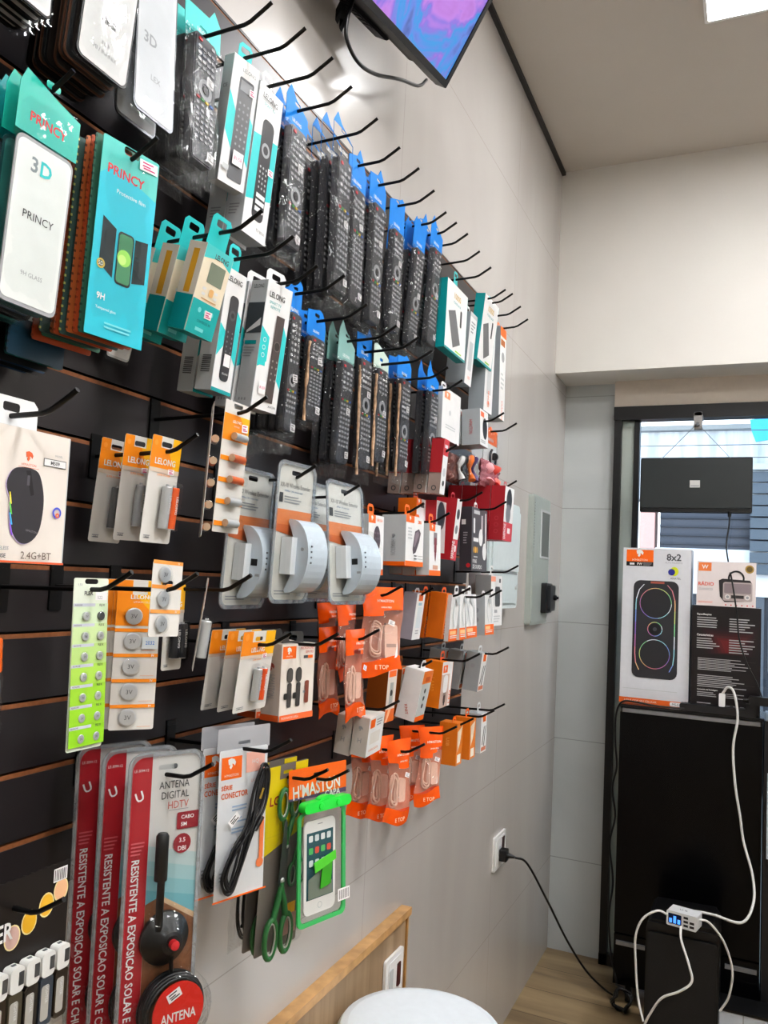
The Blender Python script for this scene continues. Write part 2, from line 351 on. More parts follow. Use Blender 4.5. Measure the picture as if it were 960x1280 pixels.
def hang_tab(parent, h, m, w=.03, t=.0006, wo=-.002):
    """cardboard hanger with a slot; the hook runs through it at height h"""
    mb = MB(); T = h+.011
    hole = rr(-min(.011, w*.33), min(.011, w*.33), h-.0048, h+.0048, .003)
    mb.prism([(-w/2, -.002), (w/2, -.002), (w/2, T-.006), (w/2-.006, T), (-w/2+.006, T), (-w/2, T-.006)], wo-t, wo, m, holes=[hole]); return mb.build('hang_tab', parent)
# ---------------------------------------------------------------- the shop: left wall is the plane x = 0, the far window wall is at y = 4.2
ROOM_H = 3.845; XR = 2.9; YB = -2.4; YF = 4.22
def tile_nodes(c0, c1, rough, grid, gcol, vec_scale, gap=.003, off=(0, 0, 0)):
    def fn(N, L, p):
        tc = N.new('ShaderNodeTexCoord'); mp = N.new('ShaderNodeMapping'); mp.inputs['Location'].default_value = off
        L.new(tc.outputs['Object'], mp.inputs['Vector'])
        n1 = N.new('ShaderNodeTexNoise'); n1.inputs['Scale'].default_value = 1.3; n1.inputs['Detail'].default_value = 6; n1.inputs['Distortion'].default_value = .8
        m2 = N.new('ShaderNodeMapping'); m2.inputs['Scale'].default_value = vec_scale; L.new(tc.outputs['Object'], m2.inputs['Vector']); L.new(m2.outputs[0], n1.inputs['Vector'])
        rp = N.new('ShaderNodeValToRGB'); rp.color_ramp.elements[0].position = .3; rp.color_ramp.elements[1].position = .72
        rp.color_ramp.elements[0].color = lin(c0); rp.color_ramp.elements[1].color = lin(c1); L.new(n1.outputs['Fac'], rp.inputs['Fac'])
        sx = N.new('ShaderNodeSeparateXYZ'); L.new(mp.outputs[0], sx.inputs[0]); last = None
        for ax, pitch in grid:
            d = N.new('ShaderNodeMath'); d.operation = 'PINGPONG'; d.inputs[1].default_value = pitch/2; L.new(sx.outputs[ax], d.inputs[0])
            l = N.new('ShaderNodeMath'); l.operation = 'LESS_THAN'; l.inputs[1].default_value = gap/2; L.new(d.outputs[0], l.inputs[0])
            if last: a = N.new('ShaderNodeMath'); a.operation = 'MAXIMUM'; L.new(last.outputs[0], a.inputs[0]); L.new(l.outputs[0], a.inputs[1]); last = a
            else: last = l
        mx = N.new('ShaderNodeMix'); mx.data_type = 'RGBA'; L.new(last.outputs[0], mx.inputs['Factor']); L.new(rp.outputs['Color'], mx.inputs['A']); mx.inputs['B'].default_value = lin(gcol)
        L.new(mx.outputs['Result'], p.inputs['Base Color']); p.inputs['Roughness'].default_value = rough
    return fn
WALLT = nodemat('polished_wall_tile', tile_nodes('#B3AEAA', '#C6C2BE', .2, ((1, 1.18), (2, .58)), '#A8A29D', (1, .8, .25), .0025, (0, .38, -.44)))
JAMBT = nodemat('jamb_wall_tile', tile_nodes('#BABFC0', '#C9CDCD', .25, ((2, .58),), '#A0A4A4', (1, 1, 1), .004, (0, 0, -.44)))
PAINT = mat('#D9D6D1', .75, var=.02, scale=3); CEIL = mat('#C9C3BC', .8, var=.02, scale=2)
FLOORM = nodemat('wood_look_floor_tile', tile_nodes('#71604A', '#B09A78', .35, ((0, .9), (1, .225)), '#5C4A34', (.7, 6, 1), .004, (.1, .05, 0)))
def struct(mb, name, mode='Z'): return tag(mb.build(name, None, mode), kind='structure')
def bx(name, x0, x1, y0, y1, z0, z1, m, **k):
    mb = MB(); mb.box(x0, x1, y0, y1, z0, z1, m, **k); return struct(mb, name)
bx('floor', -.1, XR+.1, YB-.1, YF+.05, -.06, 0, FLOORM)
bx('ceiling', -.1, XR+.1, YB-.1, 4.0, ROOM_H, ROOM_H+.06, CEIL)
bx('wall_left', -.12, -.02, YB-.1, YF+.2, 0, ROOM_H, WALLT)
bx('wall_right', XR, XR+.1, YB-.1, YF+.2, 0, ROOM_H, PAINT)
bx('wall_back', -.02, XR, YB-.1, YB, 0, ROOM_H, PAINT)
bx('wall_far', -.02, XR, 3.95, YF+.2, 2.82, ROOM_H+.06, PAINT)            # upper wall over the window with its soffit
bx('wall_jamb', -.02, .235, YF, YF+.2, 0, 2.82, JAMBT)
bx('trim_1', -.02, -.002, YB, 3.95, ROOM_H-.016, ROOM_H-.001, mat('#2A2726', .5))  # black strip along the ceiling edge
bx('trim_2', .235, XR, 4.17, 4.22, 2.685, 2.82, mat('#C9BFB4', .6))
BF = mat('#141416', .4)
wf = MB()
wf.box(.235, 2.6, 4.16, 4.24, 2.622, 2.688, BF); wf.box(.237, .272, 4.17, 4.24, 0.0, 2.622, BF); wf.box(.332, .358, 4.19, 4.24, 0.0, 2.622, BF)
wf.box(1.5, 1.56, 4.17, 4.24, 0, 2.622, BF); wf.box(2.56, 2.62, 4.17, 4.24, 0, 2.622, BF); wf.box(.235, 2.6, 4.17, 4.24, 0, .05, BF)
w1 = struct(wf, 'window_1')
g = MB(); g.box(.272, .332, 4.205, 4.215, .05, 2.622, film('#C2C9C2', .12, .04, .02, 5, .75, 'side_glass_reflection_tint')); g.box(.358, 1.5, 4.212, 4.218, .05, 2.622, film(gloss=.05, rough=.02, bump=0, scale=2, name='window_glass')); g.box(1.56, 2.56, 4.212, 4.218, .05, 2.622, film(gloss=.05, rough=.02, bump=0, scale=2)); gp = g.build('window_pane', w1, 'Z')  # milky grey-green tint of the side glass stands in for the reflected jamb
bx('wall_window_end', 2.6, XR, YF-.05, YF+.2, 0, 2.69, PAINT)

# ceiling light panels
LP = mat('#FFFFFF', .5, emit=33.0, var=0); LP2 = mat('#FFFFFF', .5, emit=80.0, var=0); FR = mat('#ECECEC', .4)
def light_panel(x, y, label, strong=False):
    o = empty('ceiling_light_panel', (x, y, ROOM_H)); mb = MB(); s = .21
    mb.prism(rr(-s, s, -s, s, .01), -.014, -.0005, FR, holes=[rr(-s+.012, s-.012, -s+.012, s-.012, .006)]); mb.build('frame', o, 'Z')
    d = MB(); d.box(-s+.012, s-.012, -s+.012, s-.012, -.010, -.003, LP2 if strong else LP); d.build('diffuser', o, 'Z'); return tag(o, label, 'ceiling light', 'ceiling light panels')
light_panel(.9, 2.8, 'square white light panel glowing in the ceiling near the window wall')
light_panel(.9, .9, 'square white light panel in the ceiling above the display board')
light_panel(.9, -1.0, 'square white light panel in the ceiling behind the viewpoint')
for y in (2.8, .9, -1.0): light_panel(2.2, y, strong=True, label='unseen ceiling panel of the added second row, %s' % {2.8: 'window end', .9: 'mid room', -1.0: 'rear end'}[y])  # unseen row, added and made stronger as frontal light on the goods

# slatwall board
mb = MB(); SL = mat('#2C282A', .33, var=.1, scale=6); MDF = mat('#8A5836', .6, var=.15, scale=120); GR = -.37+1.775
y0, y1 = -.5, 2.64
mb.box(y0, y1, GR-.078, 2.762, -.0195, -.011, mat('#1B1512', .6))
zz = [GR-.078]+[GR+.0905*i for i in range(16)]
for i, z in enumerate(zz):
    zt = (zz[i+1]-.0048 if i+1 < len(zz) else 2.762); zb = z+(.0048 if i else 0)
    mb.box(y0, y1, zb, zt, -.011, 0, SL)
    if i: mb.face([(y0, zb, -.0005), (y0, zb, -.011), (y1, zb, -.011), (y1, zb, -.0005)][::-1], MDF)
    if i: mb.box(y0, y1, z-.0048, z+.0012, -.0108, -.0012, MDF)
board = mb.build('slatwall_board'); tag(board, 'black slatwall display board with brown grooves on the tiled wall', 'display board')
hook('empty black hook on the top row nearest the television', 2.010, 2.700, 0.170)
hook('empty black hook on the top row next to the first power bank box', 2.108, 2.690, 0.173)
hook('empty black hook on the top row between the two power bank boxes', 2.337, 2.660, 0.184)

# wood panel low on the wall, its switch, the wall outlet and cord
PINE = nodemat('grey_wood_panel', tile_nodes('#8E7860', '#B49C80', .5, ((1, .4),), '#8A7258', (4, 14, .6), .003)); mb = MB(); mb.box(-.0195, -.001, .0, 2.235, .0, .835, PINE); mb.box(-.0195, .012, .0, 2.245, .835, .855, mat('#BE9768', .45, var=.15, scale=30)); mb.box(-.0195, .004, 2.235, 2.245, .0, .835, mat('#A9814F', .45, var=.15, scale=30))
tag(mb.build('wood_wainscot_panel', None, 'Z'), 'low light wood panel with a lighter top edge on the tiled wall', 'wood panel')
def wall_plate(y, z, x, w, h, label, name, insert):
    o = empty(name, (x, y, z)); m = MB(); m.prism(rr(-w/2, w/2, -h/2, h/2, .008), 0, .008, WHITE, sm=True); m.prism(rr(-w*.36, w*.36, -h*.4, h*.4, .006), .008, .010, WHITE); m.build('face_plate', o)
    s = MB(); insert(s); s.build('socket', o); return tag(o, label, 'wall outlet')
wall_plate(2.145, .705, .0005, .12, .12, 'white wall switch with dark red rocker on the wood panel', 'light_switch', lambda s: (s.prism(rr(.012, .034, -.03, .03, .003), .0101, .0125, mat('#4A1A1C', .4)), s.prism(rr(-.04, -.018, -.03, .03, .003), .0101, .0125, LGREY)))
wall_plate(3.24, .735, -.0195, .16, .13, 'white wall outlet with black plug above the floor', 'wall_outlet', lambda s: (s.prism(rr(.02, .05, -.04, .045, .003), .0101, .0125, mat('#35201E', .4)), s.prism(circ(-.01, 0, .02), .0101, .011, LGREY)))
mb = MB(); mb.prism(rr(3.215, 3.255, .70, .745, .006), -.007, .02, BLACK, sm=True); mb.tube([(3.235, .722, .02), (3.235, .722, .03), (3.236, .72, .05)], [.011, .009, .005], BLACK); 
def U(p): return (p[1], p[2], p[0])
mb.tube([U(p) for p in path([(.05, 3.236, .72), (.09, 3.28, .69), (.14, 3.42, .52), (.20, 3.55, .33), (.26, 3.68, .17), (.32, 3.80, .06), (.345, 3.87, .012)])], .0045, BLACK, 7)
tag(mb.build('plug_and_cable'), 'black power cord drooping from the wall outlet to the cabinet', 'power cord')

# meter box and breaker box on the tiled wall
MG = mat('#AEB6B2', .4, .2)
o = empty('meter_box', (-.02, 3.675, 1.89)); mb = MB(); mb.prism(rr(-.16, .16, -.285, .285, .012), 0, .025, MG, sm=False); mb.prism(rr(-.15, .15, -.275, .275, .01), .025, .028, MG)
for i in range(16): mb.box(-.152, -.146, .05+i*.013, .056+i*.013, .0281, .0286, DMETAL)
mb.build('case', o); mb = MB(); mb.box(-.02, .13, .02, .22, .0285, .030, mat('#5E6462', .3)); mb.prism(rr(-.03, .14, .01, .23, .004), .028, .032, LGREY, holes=[rr(-.02, .13, .02, .22, .003)]); mb.build('viewing_window', o)
mb = MB(); mb.prism(rr(.02, .15, -.235, -.1, .01), .028, .05, DARK, sm=False); mb.prism(rr(.05, .15, -.225, -.11, .008), .05, .065, mat('#2A2C30', .4)); mb.lathe([(.012, 0), (.012, .012), (.006, .016), (.006, .022), (0, .022)], (.12, -.165, .065), BLACK, n=14); mb.build('lock', o)
tag(o, 'pale grey metal meter box with black lock on the wall', 'meter box')
o = empty('breaker_box', (-.02, 2.97, 1.885)); mb = MB(); WB = mat('#CBD6D8', .35); mb.prism(rr(-.22, .22, -.2, .2, .02), 0, .05, WB, sm=False); mb.prism(rr(-.2, .2, -.18, .18, .02), .05, .056, WB); mb.build('case', o)
mb = MB(); mb.prism(rr(-.17, .19, -.06, .17, .01), .056, .062, WB); mb.box(-.17, .19, -.07, -.066, .056, .0565, GREY); mb.lathe([(0, 0), (.008, 0), (.008, .004), (0, .004)], (.17, -.12, .056), LGREY, n=12); mb.build('cover_door', o)
tag(o, 'white plastic breaker box on the wall behind the red boxes', 'breaker box')

# television on its bracket, high on the wall
e1 = Vector((.17, .985, 0)).normalized(); nrm = Vector((.831, -.143, -.538)).normalized(); up = nrm.cross(e1).normalized(); nrm = e1.cross(up)
P0 = Vector((.15, 1.84, 1.234+1.775))
tv = empty('wall_television', P0); tv.matrix_world = Matrix(((e1[0], up[0], nrm[0], P0[0]), (e1[1], up[1], nrm[1], P0[1]), (e1[2], up[2], nrm[2], P0[2]), (0, 0, 0, 1)))
TW, TH = .73, .43
def scr(N, L, p):
    tc = N.new('ShaderNodeTexCoord'); n1 = N.new('ShaderNodeTexNoise'); n1.inputs['Scale'].default_value = 5; n1.inputs['Distortion'].default_value = 2.5; n1.inputs['Detail'].default_value = 3
    mp = N.new('ShaderNodeMapping'); mp.inputs['Scale'].default_value = (1, .45, 1); mp.inputs['Rotation'].default_value = (0, 0, .5); L.new(tc.outputs['Object'], mp.inputs[0]); L.new(mp.outputs[0], n1.inputs['Vector'])
    rp = N.new('ShaderNodeValToRGB'); e = rp.color_ramp.elements; e[0].position = .3; e[0].color = lin('#4A5A98'); e[1].position = .72; e[1].color = lin('#9A68B8')
    for ps, c in ((.4, '#5E7CC8'), (.47, '#3E8AC8'), (.53, '#7E6CC4'), (.6, '#A878C8')): x = e.new(ps); x.color = lin(c)
    L.new(n1.outputs['Fac'], rp.inputs[0]); L.new(rp.outputs[0], p.inputs['Emission Color']); p.inputs['Emission Strength'].default_value = .38; L.new(rp.outputs[0], p.inputs['Base Color']); p.inputs['Roughness'].default_value = .15
TB = mat('#1B1B1E', .35); TB2 = mat('#242427', .45)
mb = MB(); mb.prism(rr(-TW, 0, 0, TH, .004), -.03, .004, TB, holes=[rr(-TW+.011, -.011, .016, TH-.011, .001)]); mb.build('bezel', tv, 'Z')
mb = MB(); mb.box(-TW+.011, -.011, .016, TH-.011, -.006, .0, nodemat('screen_picture', scr)); mb.build('screen', tv, 'Z')
mb = MB(); mb.prism(rr(-TW+.005, -.005, .004, TH-.004, .004), -.045, -.0301, TB2); mb.prism(rr(-TW+.06, -.06, .012, TH-.06, .012), -.085, -.045, TB2); mb.prism(rr(-TW+.12, -.16, .004, TH-.1, .012), -.12, -.085, TB2)
for i in range(16): mb.box(-.5+i*.018, -.49+i*.018, .0025, .006, -.115, -.09, BLACK)
mb.build('rear_housing', tv, 'Z'); tag(tv, 'wall television showing a purple and blue picture above the board', 'television')
mb = MB(); mb.prism(rr(-.30, -.268, -.055, TH-.1, .006), -.136, -.122, BLACK, holes=[rr(-.289, -.279, -.045+.04*i, -.02+.04*i, .003) for i in range(8)]); mb.prism(rr(-.48, -.45, -.055, TH-.1, .006), -.136, -.122, BLACK)
mb.prism(rr(-.49, -.26, .17, .22, .006), -.142, -.136, BLACK); vb = mb.build('television_bracket', None, 'Z'); vb.matrix_world = tv.matrix_world.copy()
Mi = tv.matrix_world.inverted(); m2 = MB()
for u in (-.37,): a = Vector((u, .2, -.13)); b = Mi @ Vector(((-.018), (tv.matrix_world @ a)[1], (tv.matrix_world @ a)[2]-.02)); m2.tube([a, b], .014, BLACK, 8)
m2.build('wall_arm', vb, 'Z'); tag(vb, 'black slotted bracket behind the wall television', 'television bracket')

mb = MB(); mb.tube(path([(0.060, 1.496, 3.027), (0.060, 1.476, 2.967), (0.060, 1.481, 2.925), (0.060, 1.539, 2.910), (0.060, 1.630, 2.938), (0.060, 1.765, 3.007), (0.060, 1.882, 3.060), (0.060, 1.934, 3.107)]), .0045, BLACK, 7); tag(mb.build('television_cable', None, 'Z'), 'black cable looping under the wall television', 'power cable')
# round stool in the foreground
o = empty('round_stool', (.205, 1.83, 0)); SW = mat('#D7DDE2', .3); mb = MB(); mb.lathe([(0, .725), (.14, .725), (.178, .73), (.19, .745), (.19, .757), (.182, .768), (.165, .773), (0, .775)], (0, 0, 0), SW, 'w', 48); mb.build('seat', o, 'Z')
for i in range(4):
    t = math.pi/4+i*math.pi/2; mb = MB(); c, s = math.cos(t), math.sin(t); mb.tube([(.11*c, .11*s, .73), (.13*c, .13*s, .35), (.165*c, .165*s, 0)], .013, METAL, 10); mb.build('leg', o, 'Z')
mb = MB(); mb.tube([(.14*math.cos(t), .14*math.sin(t), .25) for t in [i*math.pi/14 for i in range(28)]], .008, METAL, 8, closed=True); mb.build('foot_ring', o, 'Z')
tag(o, 'white round stool seat at the bottom by the wood panel', 'stool')

# ---------------------------------------------------------------- cabinet by the window and what stands on it
GB = mat('#060608', .25, var=0, spec=.25); AL = mat('#8E8F92', .35, .6)
o = empty('black_display_cabinet', (.64, 3.82, 0)); W = .575; x0 = -.288
mb = MB(); mb.box(x0, x0+W, .08, 1.262, -.33, -.02, BLACK); mb.box(x0-.004, x0+W+.004, 1.262, 1.275, -.335, .0, mat('#17171A', .25)); mb.build('carcass', o, 'F')
mb = MB(); mb.box(x0, x0+W, .3, 1.24, -.02, 0, GB); d = mb.build('door', o, 'F'); mb = MB(); mb.box(x0+.01, x0+W-.01, 1.241, 1.258, -.018, .004, AL); mb.build('top_rail', o, 'F')
for a, b in ((x0, -.01), (.0, x0+W)):
    mb = MB(); mb.box(a, b, .085, .292, -.02, 0, GB); dr = mb.build('drawer', o, 'F'); mb = MB()
    if a < -.1: mb.box(a+.01, a+.13, .252, .268, 0, .012, AL)
    else: mb.box(b-.13, b-.01, .252, .268, 0, .012, AL)
    mb.build('handle', dr, 'F')
for u in (x0+.06, x0+W-.06):
    for w in (-.05, -.28):
        mb = MB(); mb.box(u-.012, u+.012, .05, .08, w-.012, w+.012, BLACK); mb.lathe([(0, -.012), (.024, -.012), (.027, -.006), (.027, .006), (.024, .012), (0, .012)], (u, .028, w), BLACK, 'u', 16); mb.build('caster', o, 'F')
tag(o, 'glossy black display cabinet on casters in front of the window', 'cabinet')
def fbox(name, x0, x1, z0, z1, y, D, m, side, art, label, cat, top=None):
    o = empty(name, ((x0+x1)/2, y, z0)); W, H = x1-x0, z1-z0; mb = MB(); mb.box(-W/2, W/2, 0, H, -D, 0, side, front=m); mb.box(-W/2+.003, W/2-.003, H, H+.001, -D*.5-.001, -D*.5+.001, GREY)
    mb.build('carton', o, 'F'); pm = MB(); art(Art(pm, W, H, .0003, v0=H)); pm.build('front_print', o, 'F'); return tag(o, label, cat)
def art_spk(a):
    a.rect(.05, .012, .45, .09, ORANGE); a.logo(.25, .035, .045, WHITE); a.text("H'MASTON", .25, .078, .014, WHITE, .3, 'c'); a.rect(.05, .09, .45, .118, BLACK); a.text('FW', .25, .104, .016, WHITE, .12, 'c', bold=True); a.rect(.1, .098, .17, .111, WHITE); a.lines(.3, .44, .095, .115, 3, GREY)
    a.text('8x2', .75, .055, .045, mat('#55585E', .4), .44, 'c', bold=True); a.text('ALTO FALANTES', .75, .09, .010, GREY, .4, 'c'); a.disc(.76, .145, .06, mat('#C8D02C', .4), .07); a.disc(.72, .15, .05, mat('#2A3088', .4)); a.text('ANATEL', .78, .19, .012, INK, .22, 'c')
    k = a.W/a.H; a.rect(.17, .21, .83, .835, mat('#34353A', .35), .1); a.rect(.42, .215, .62, .228, mat('#A85A4A', .4))
    hues = ['#DCE6EC', '#9ED4DC', '#7E9CD8', '#8E74C0', '#B478AC', '#D08890', '#DCB888', '#C4D488', '#8CCC98']
    def arc(cx, cy, r, t0, t1, n, off, wd=.010):
        for i in range(n):
            p, q = t0+(t1-t0)*i/n, t0+(t1-t0)*(i+1)/n
            f = lambda t, rr_: (cx+rr_*math.cos(t), cy+rr_*k*math.sin(t))
            a.poly([f(p, r), f(q, r), f(q, r-wd), f(p, r-wd)], mat(hues[(i*len(hues)//n+off) % len(hues)], .3, emit=.1))
    for cy, off, r in ((.355, 0, .235), (.68, 3, .225)): arc(.5, cy, r, 0, 2*math.pi, 36, off); a.disc(.5, cy, r-.02, mat('#2C2D31', .4), n=28)
    arc(.5, .52, .11, 0, 2*math.pi, 24, 1); a.disc(.5, .52, .085, mat('#1C1D20', .3)); a.disc(.5, .52, .03, mat('#4A4C52', .3))
    for s, o_ in ((-1, 0), (1, 5)):
        pts = [(.5+s*.17, .235), (.5+s*.24, .27), (.5+s*.28, .33)]+[(.5+s*.285, .36+i*.04) for i in range(9)]+[(.5+s*.27, .74), (.5+s*.22, .785)]
        for i in range(len(pts)-1):
            (xa, ya), (xb, yb) = pts[i], pts[i+1]; a.poly([(xa-.007, ya), (xa+.007, ya), (xb+.007, yb), (xb-.007, yb)], mat(hues[(i//2+o_) % 9], .3, emit=.1))
    a.lines(.05, .9, .905, .915, 1, LGREY); a.rect(0, .965, 1, 1, mat('#E06A28', .4)); a.text('LIGUE COM SEU CELULAR', .08, .982, .012, WHITE, .55); a.rect(.74, .97, .95, .996, STICK, .02); a.text('MS-510', .845, .983, .014, INK, .16, 'c')
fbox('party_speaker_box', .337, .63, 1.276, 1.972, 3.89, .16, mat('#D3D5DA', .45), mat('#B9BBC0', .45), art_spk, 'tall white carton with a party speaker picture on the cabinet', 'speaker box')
def art_specs(a):
    for i, m in enumerate(('#1E1214', '#26121A', '#301318', '#3C1418', '#4A161A', '#5A181C', '#681A1E')): a.poly([(.12+i*.05, .20+i*.02), (.98-i*.04, .18+i*.025), (.92-i*.05, .46-i*.004), (.2+i*.05, .46-i*.004)], mat(m, .4))
    for y in (.2, .42, .64, .88): a.rect(.05, y+.09, .93, y+.093, mat('#3A3234', .4))
    a.text('Especificações', .08, .085, .022, WHITE, .24, bold=True); a.text('Características', .08, .28, .022, WHITE, .24, bold=True); a.text('Conteúdo da Embalagem', .1, .80, .018, WHITE, .3, bold=True)
    q = mat('#A8A8AA', .5)
    for x0, x1, ya, yb, n in ((.08, .47, .11, .22, 5), (.55, .93, .11, .25, 6), (.08, .47, .31, .42, 5), (.55, .93, .31, .45, 6), (.1, .88, .5, .62, 8), (.1, .84, .66, .78, 7), (.1, .45, .82, .87, 3), (.48, .8, .82, .87, 3), (.1, .4, .92, .98, 3)): a.lines(x0, x1, ya, yb, n, q, int(x0*100+ya*77))
    for i in range(4): a.rect(.52+i*.1, .93, .58+i*.1, .975, GREY, .01)
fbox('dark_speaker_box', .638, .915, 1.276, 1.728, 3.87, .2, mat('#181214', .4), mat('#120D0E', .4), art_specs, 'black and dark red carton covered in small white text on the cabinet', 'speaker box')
def art_radio(a):
    a.rect(.03, .03, .25, .22, mat('#E08048', .4)); a.text('W', .14, .125, .09, WHITE, .14, 'c', bold=True); a.disc(.89, .15, .075, mat('#A88A48', .4)); a.disc(.89, .15, .05, mat('#6A5428', .4))
    a.text('RÁDIO', .03, .5, .10, mat('#D85A48', .4), .32, bold=True); a.text('CLÁSSICO', .03, .62, .06, GREY, .33); a.lines(.03, .3, .9, .95, 2, mat('#E8A8A0', .4))
    a.ring(.67, .36, .14, .03, DARK); a.poly([(.38, .42), (.44, .38), (.9, .4), (.93, .46), (.93, .86), (.48, .9), (.4, .78)], mat('#2E2A2C', .35)); a.rect(.45, .45, .94, .87, mat('#B0A4A2', .4), .04); a.rect(.47, .48, .92, .7, mat('#8C8084', .4), .02)
    for x in (.53, .86): a.disc(x, .78, .045, mat('#D8D4D4', .4)); a.disc(x, .78, .025, GREY)
    a.rect(.59, .74, .8, .81, mat('#3A3436', .4))
    for i in range(6): a.disc(.5+i*.09, .96, .012, RED)
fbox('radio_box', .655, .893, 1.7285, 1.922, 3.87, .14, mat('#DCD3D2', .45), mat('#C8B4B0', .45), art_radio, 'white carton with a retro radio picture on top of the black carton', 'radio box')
mb = MB(); mb.prism(rr(.60, .90, 1.276, 1.305, .006), -3.86, -3.81, DARK, sm=False)
for i in range(6): mb.lathe([(0, 0), (.014, 0), (.014, .001), (0, .001)], (.64+i*.045, 1.305, -3.835), BLACK, 'v', 14)
tag(mb.build('power_strip', None, 'F'), 'black power strip lying along the cabinet top edge', 'power strip')
WC = mat('#D6D6D4', .4)
mb = MB(); mb.prism(rr(.755, .78, 1.306, 1.36, .005), -3.845, -3.82, WHITE, sm=False)
mb.tube([(p[0], p[2], -p[1]) for p in path([(.768, 3.832, 1.358), (.79, 3.82, 1.39), (.815, 3.80, 1.37), (.83, 3.79, 1.27), (.815, 3.785, 1.15), (.825, 3.785, 1.0), (.845, 3.78, .88), (.86, 3.775, .78), (.895, 3.75, .66), (.9, 3.70, .57), (.86, 3.6, .52), (.76, 3.52, .555), (.70, 3.46, .575), (.678, 3.43, .575)])], .0055, WC, 8)
tag(mb.build('white_power_cable', None, 'F'), 'long white power cable running down the cabinet front to the charger', 'power cable')
mb = MB(); mb.prism(rr(.87, 1.06, 1.33, 1.365, .01), -3.82, -3.78, BLACK, sm=False); mb.tube([(.87, 1.347, -3.80), (.85, 1.345, -3.80)], .009, BLACK); mb.box(.86, .9, 1.276, 1.33, -3.83, -3.80, DARK); tag(mb.build('power_adapter', None, 'F'), 'black power adapter plugged in beside the black carton', 'power adapter')
o = empty('stacked_goods_carton', (1.0, 3.86, 1.276)); mb = MB(); mb.box(-.05, .16, 0, .18, -.2, 0, mat('#C4CCD0', .4)); mb.build('lower_carton', o, 'F'); mb = MB(); mb.box(-.055, .15, .181, .4, -.2, -.01, mat('#B4C4C8', .3)); mb.box(-.05, -.02, .2, .38, -.0099, -.009, WHITE); mb.build('upper_carton', o, 'F'); tag(o, 'pale cartons stacked at the photo edge on the next cabinet', 'carton')
mb = MB(); mb.box(.932, 1.5, .02, 1.27, -4.1, -3.80, mat('#1A1B20', .3)); mb.box(.945, 1.0, .72, 1.06, -3.799, -3.79, mat('#B8C4D0', .4)); mb.box(.94, 1.5, 1.27, 1.275, -4.1, -3.79, GREY); tag(mb.build('side_cabinet', None, 'F'), 'dark cabinet with pale front panel at the photo edge', 'cabinet')
# black cord running along the cabinet side and top
mb = MB(); mb.tube([(p[0], p[2], -p[1]) for p in path([(.62, 3.80, 1.283), (.50, 3.79, 1.285), (.42, 3.79, 1.292), (.36, 3.80, 1.285), (.335, 3.81, 1.22), (.335, 3.82, 1.1), (.342, 3.83, 1.0), (.325, 3.84, .9), (.34, 3.84, .78), (.32, 3.84, .66), (.338, 3.84, .5), (.325, 3.84, .35), (.34, 3.83, .2), (.37, 3.815, .09)])], .0042, BLACK, 7)
tag(mb.build('looped_black_cord', None, 'F'), 'thin black cord zigzagging down beside the cabinet', 'power cord')
mb = MB()
for j in range(4):
    mb.tube([(.40+.035*math.cos(t)+.012*j*math.sin(3*t)*.4, .045+.042*math.sin(t)+.004*j, -3.775+.012*j+.02*math.sin(2*t+j)) for t in [i*math.pi/12 for i in range(24)]], .005, BLACK, 6, closed=True)
mb.tube([(.40, .085, -3.77), (.385, .095, -3.78), (.37, .09, -3.80)], .005, BLACK); tag(mb.build('cord_bundle', None, 'F'), 'bundled black cord lying on the floor under the cabinet corner', 'power cord')

# small black speaker in front with the charging hub on it
o = empty('black_subwoofer', (.66, 3.40, 0)); mb = MB(); mb.prism([(-.135, 0), (.125, 0), (.125, .5), (.12, .52), (.105, .54), (-.115, .535), (-.13, .52), (-.135, .5)], -.26, -.012, mat('#0C0C0E', .35), sm=False); mb.build('cabinet_box', o, 'F')
mb = MB(); mb.prism(rr(-.128, .118, .01, .49, .012), -.012, 0, mat('#101012', .6, bump=.3, scale=300)); mb.build('front_grille', o, 'F'); mb = MB(); mb.prism(rr(-.13, .122, .5, .525, .01), -.012, -.004, mat('#15161A', .3)); mb.build('top_panel', o, 'F')
tag(o, 'small black speaker cabinet standing in front of the black cabinet', 'speaker')
o = empty('usb_charging_hub', (.655, 3.36, .538)); o.rotation_euler = (0, 0, R_(-12)); mb = MB(); mb.prism(rr(-.055, .055, .001, .055, .006), -.07, .0, mat('#D4D6D8', .4), sm=False); mb.text('HUB', 0, .0552, -.03, .01, GREY, .04, 'c'); mb.build('case', o, 'F')
mb = MB(); mb.prism(rr(-.048, .0, .01, .046, .003), .0003, .0008, mat('#16264A', .2)); 
for i in range(3): mb.box(-.044+i*.015, -.034+i*.015, .013, .013+.01*(i % 2+1.6), .001, .0013, mat('#4A8CF0', .3, emit=1.2))
mb.build('blue_display', o, 'F')
for i in range(3):
    for j in range(2):
        if i == 2 and j: continue
        mb = MB(); mb.box(.008+j*.022, .024+j*.022, .010+i*.014, .018+i*.014, .0003, .0012, DARK); mb.build('charging_port', o, 'F')
tag(o, 'white charging hub with a blue display on the small black speaker', 'charger')
def wcable(ctrl, r, label, name='white_charging_cable'):
    mb = MB(); mb.tube([(p[0], p[2], -p[1]) for p in path(ctrl)], r, WC, 7); tag(mb.build(name, None, 'F'), label, 'charging cable')
wcable([(.655, 3.335, .555), (.66, 3.30, .52), (.69, 3.27, .45), (.70, 3.26, .40), (.66, 3.255, .36), (.60, 3.26, .32), (.56, 3.27, .25), (.54, 3.28, .2)], .0045, 'white cable looping down the front of the small black speaker')
wcable([(.605, 3.37, .575), (.57, 3.36, .585), (.52, 3.35, .55), (.495, 3.35, .48), (.498, 3.35, .38), (.51, 3.34, .27), (.535, 3.30, .205)], .0045, 'white cable looping around the side of the small black speaker')
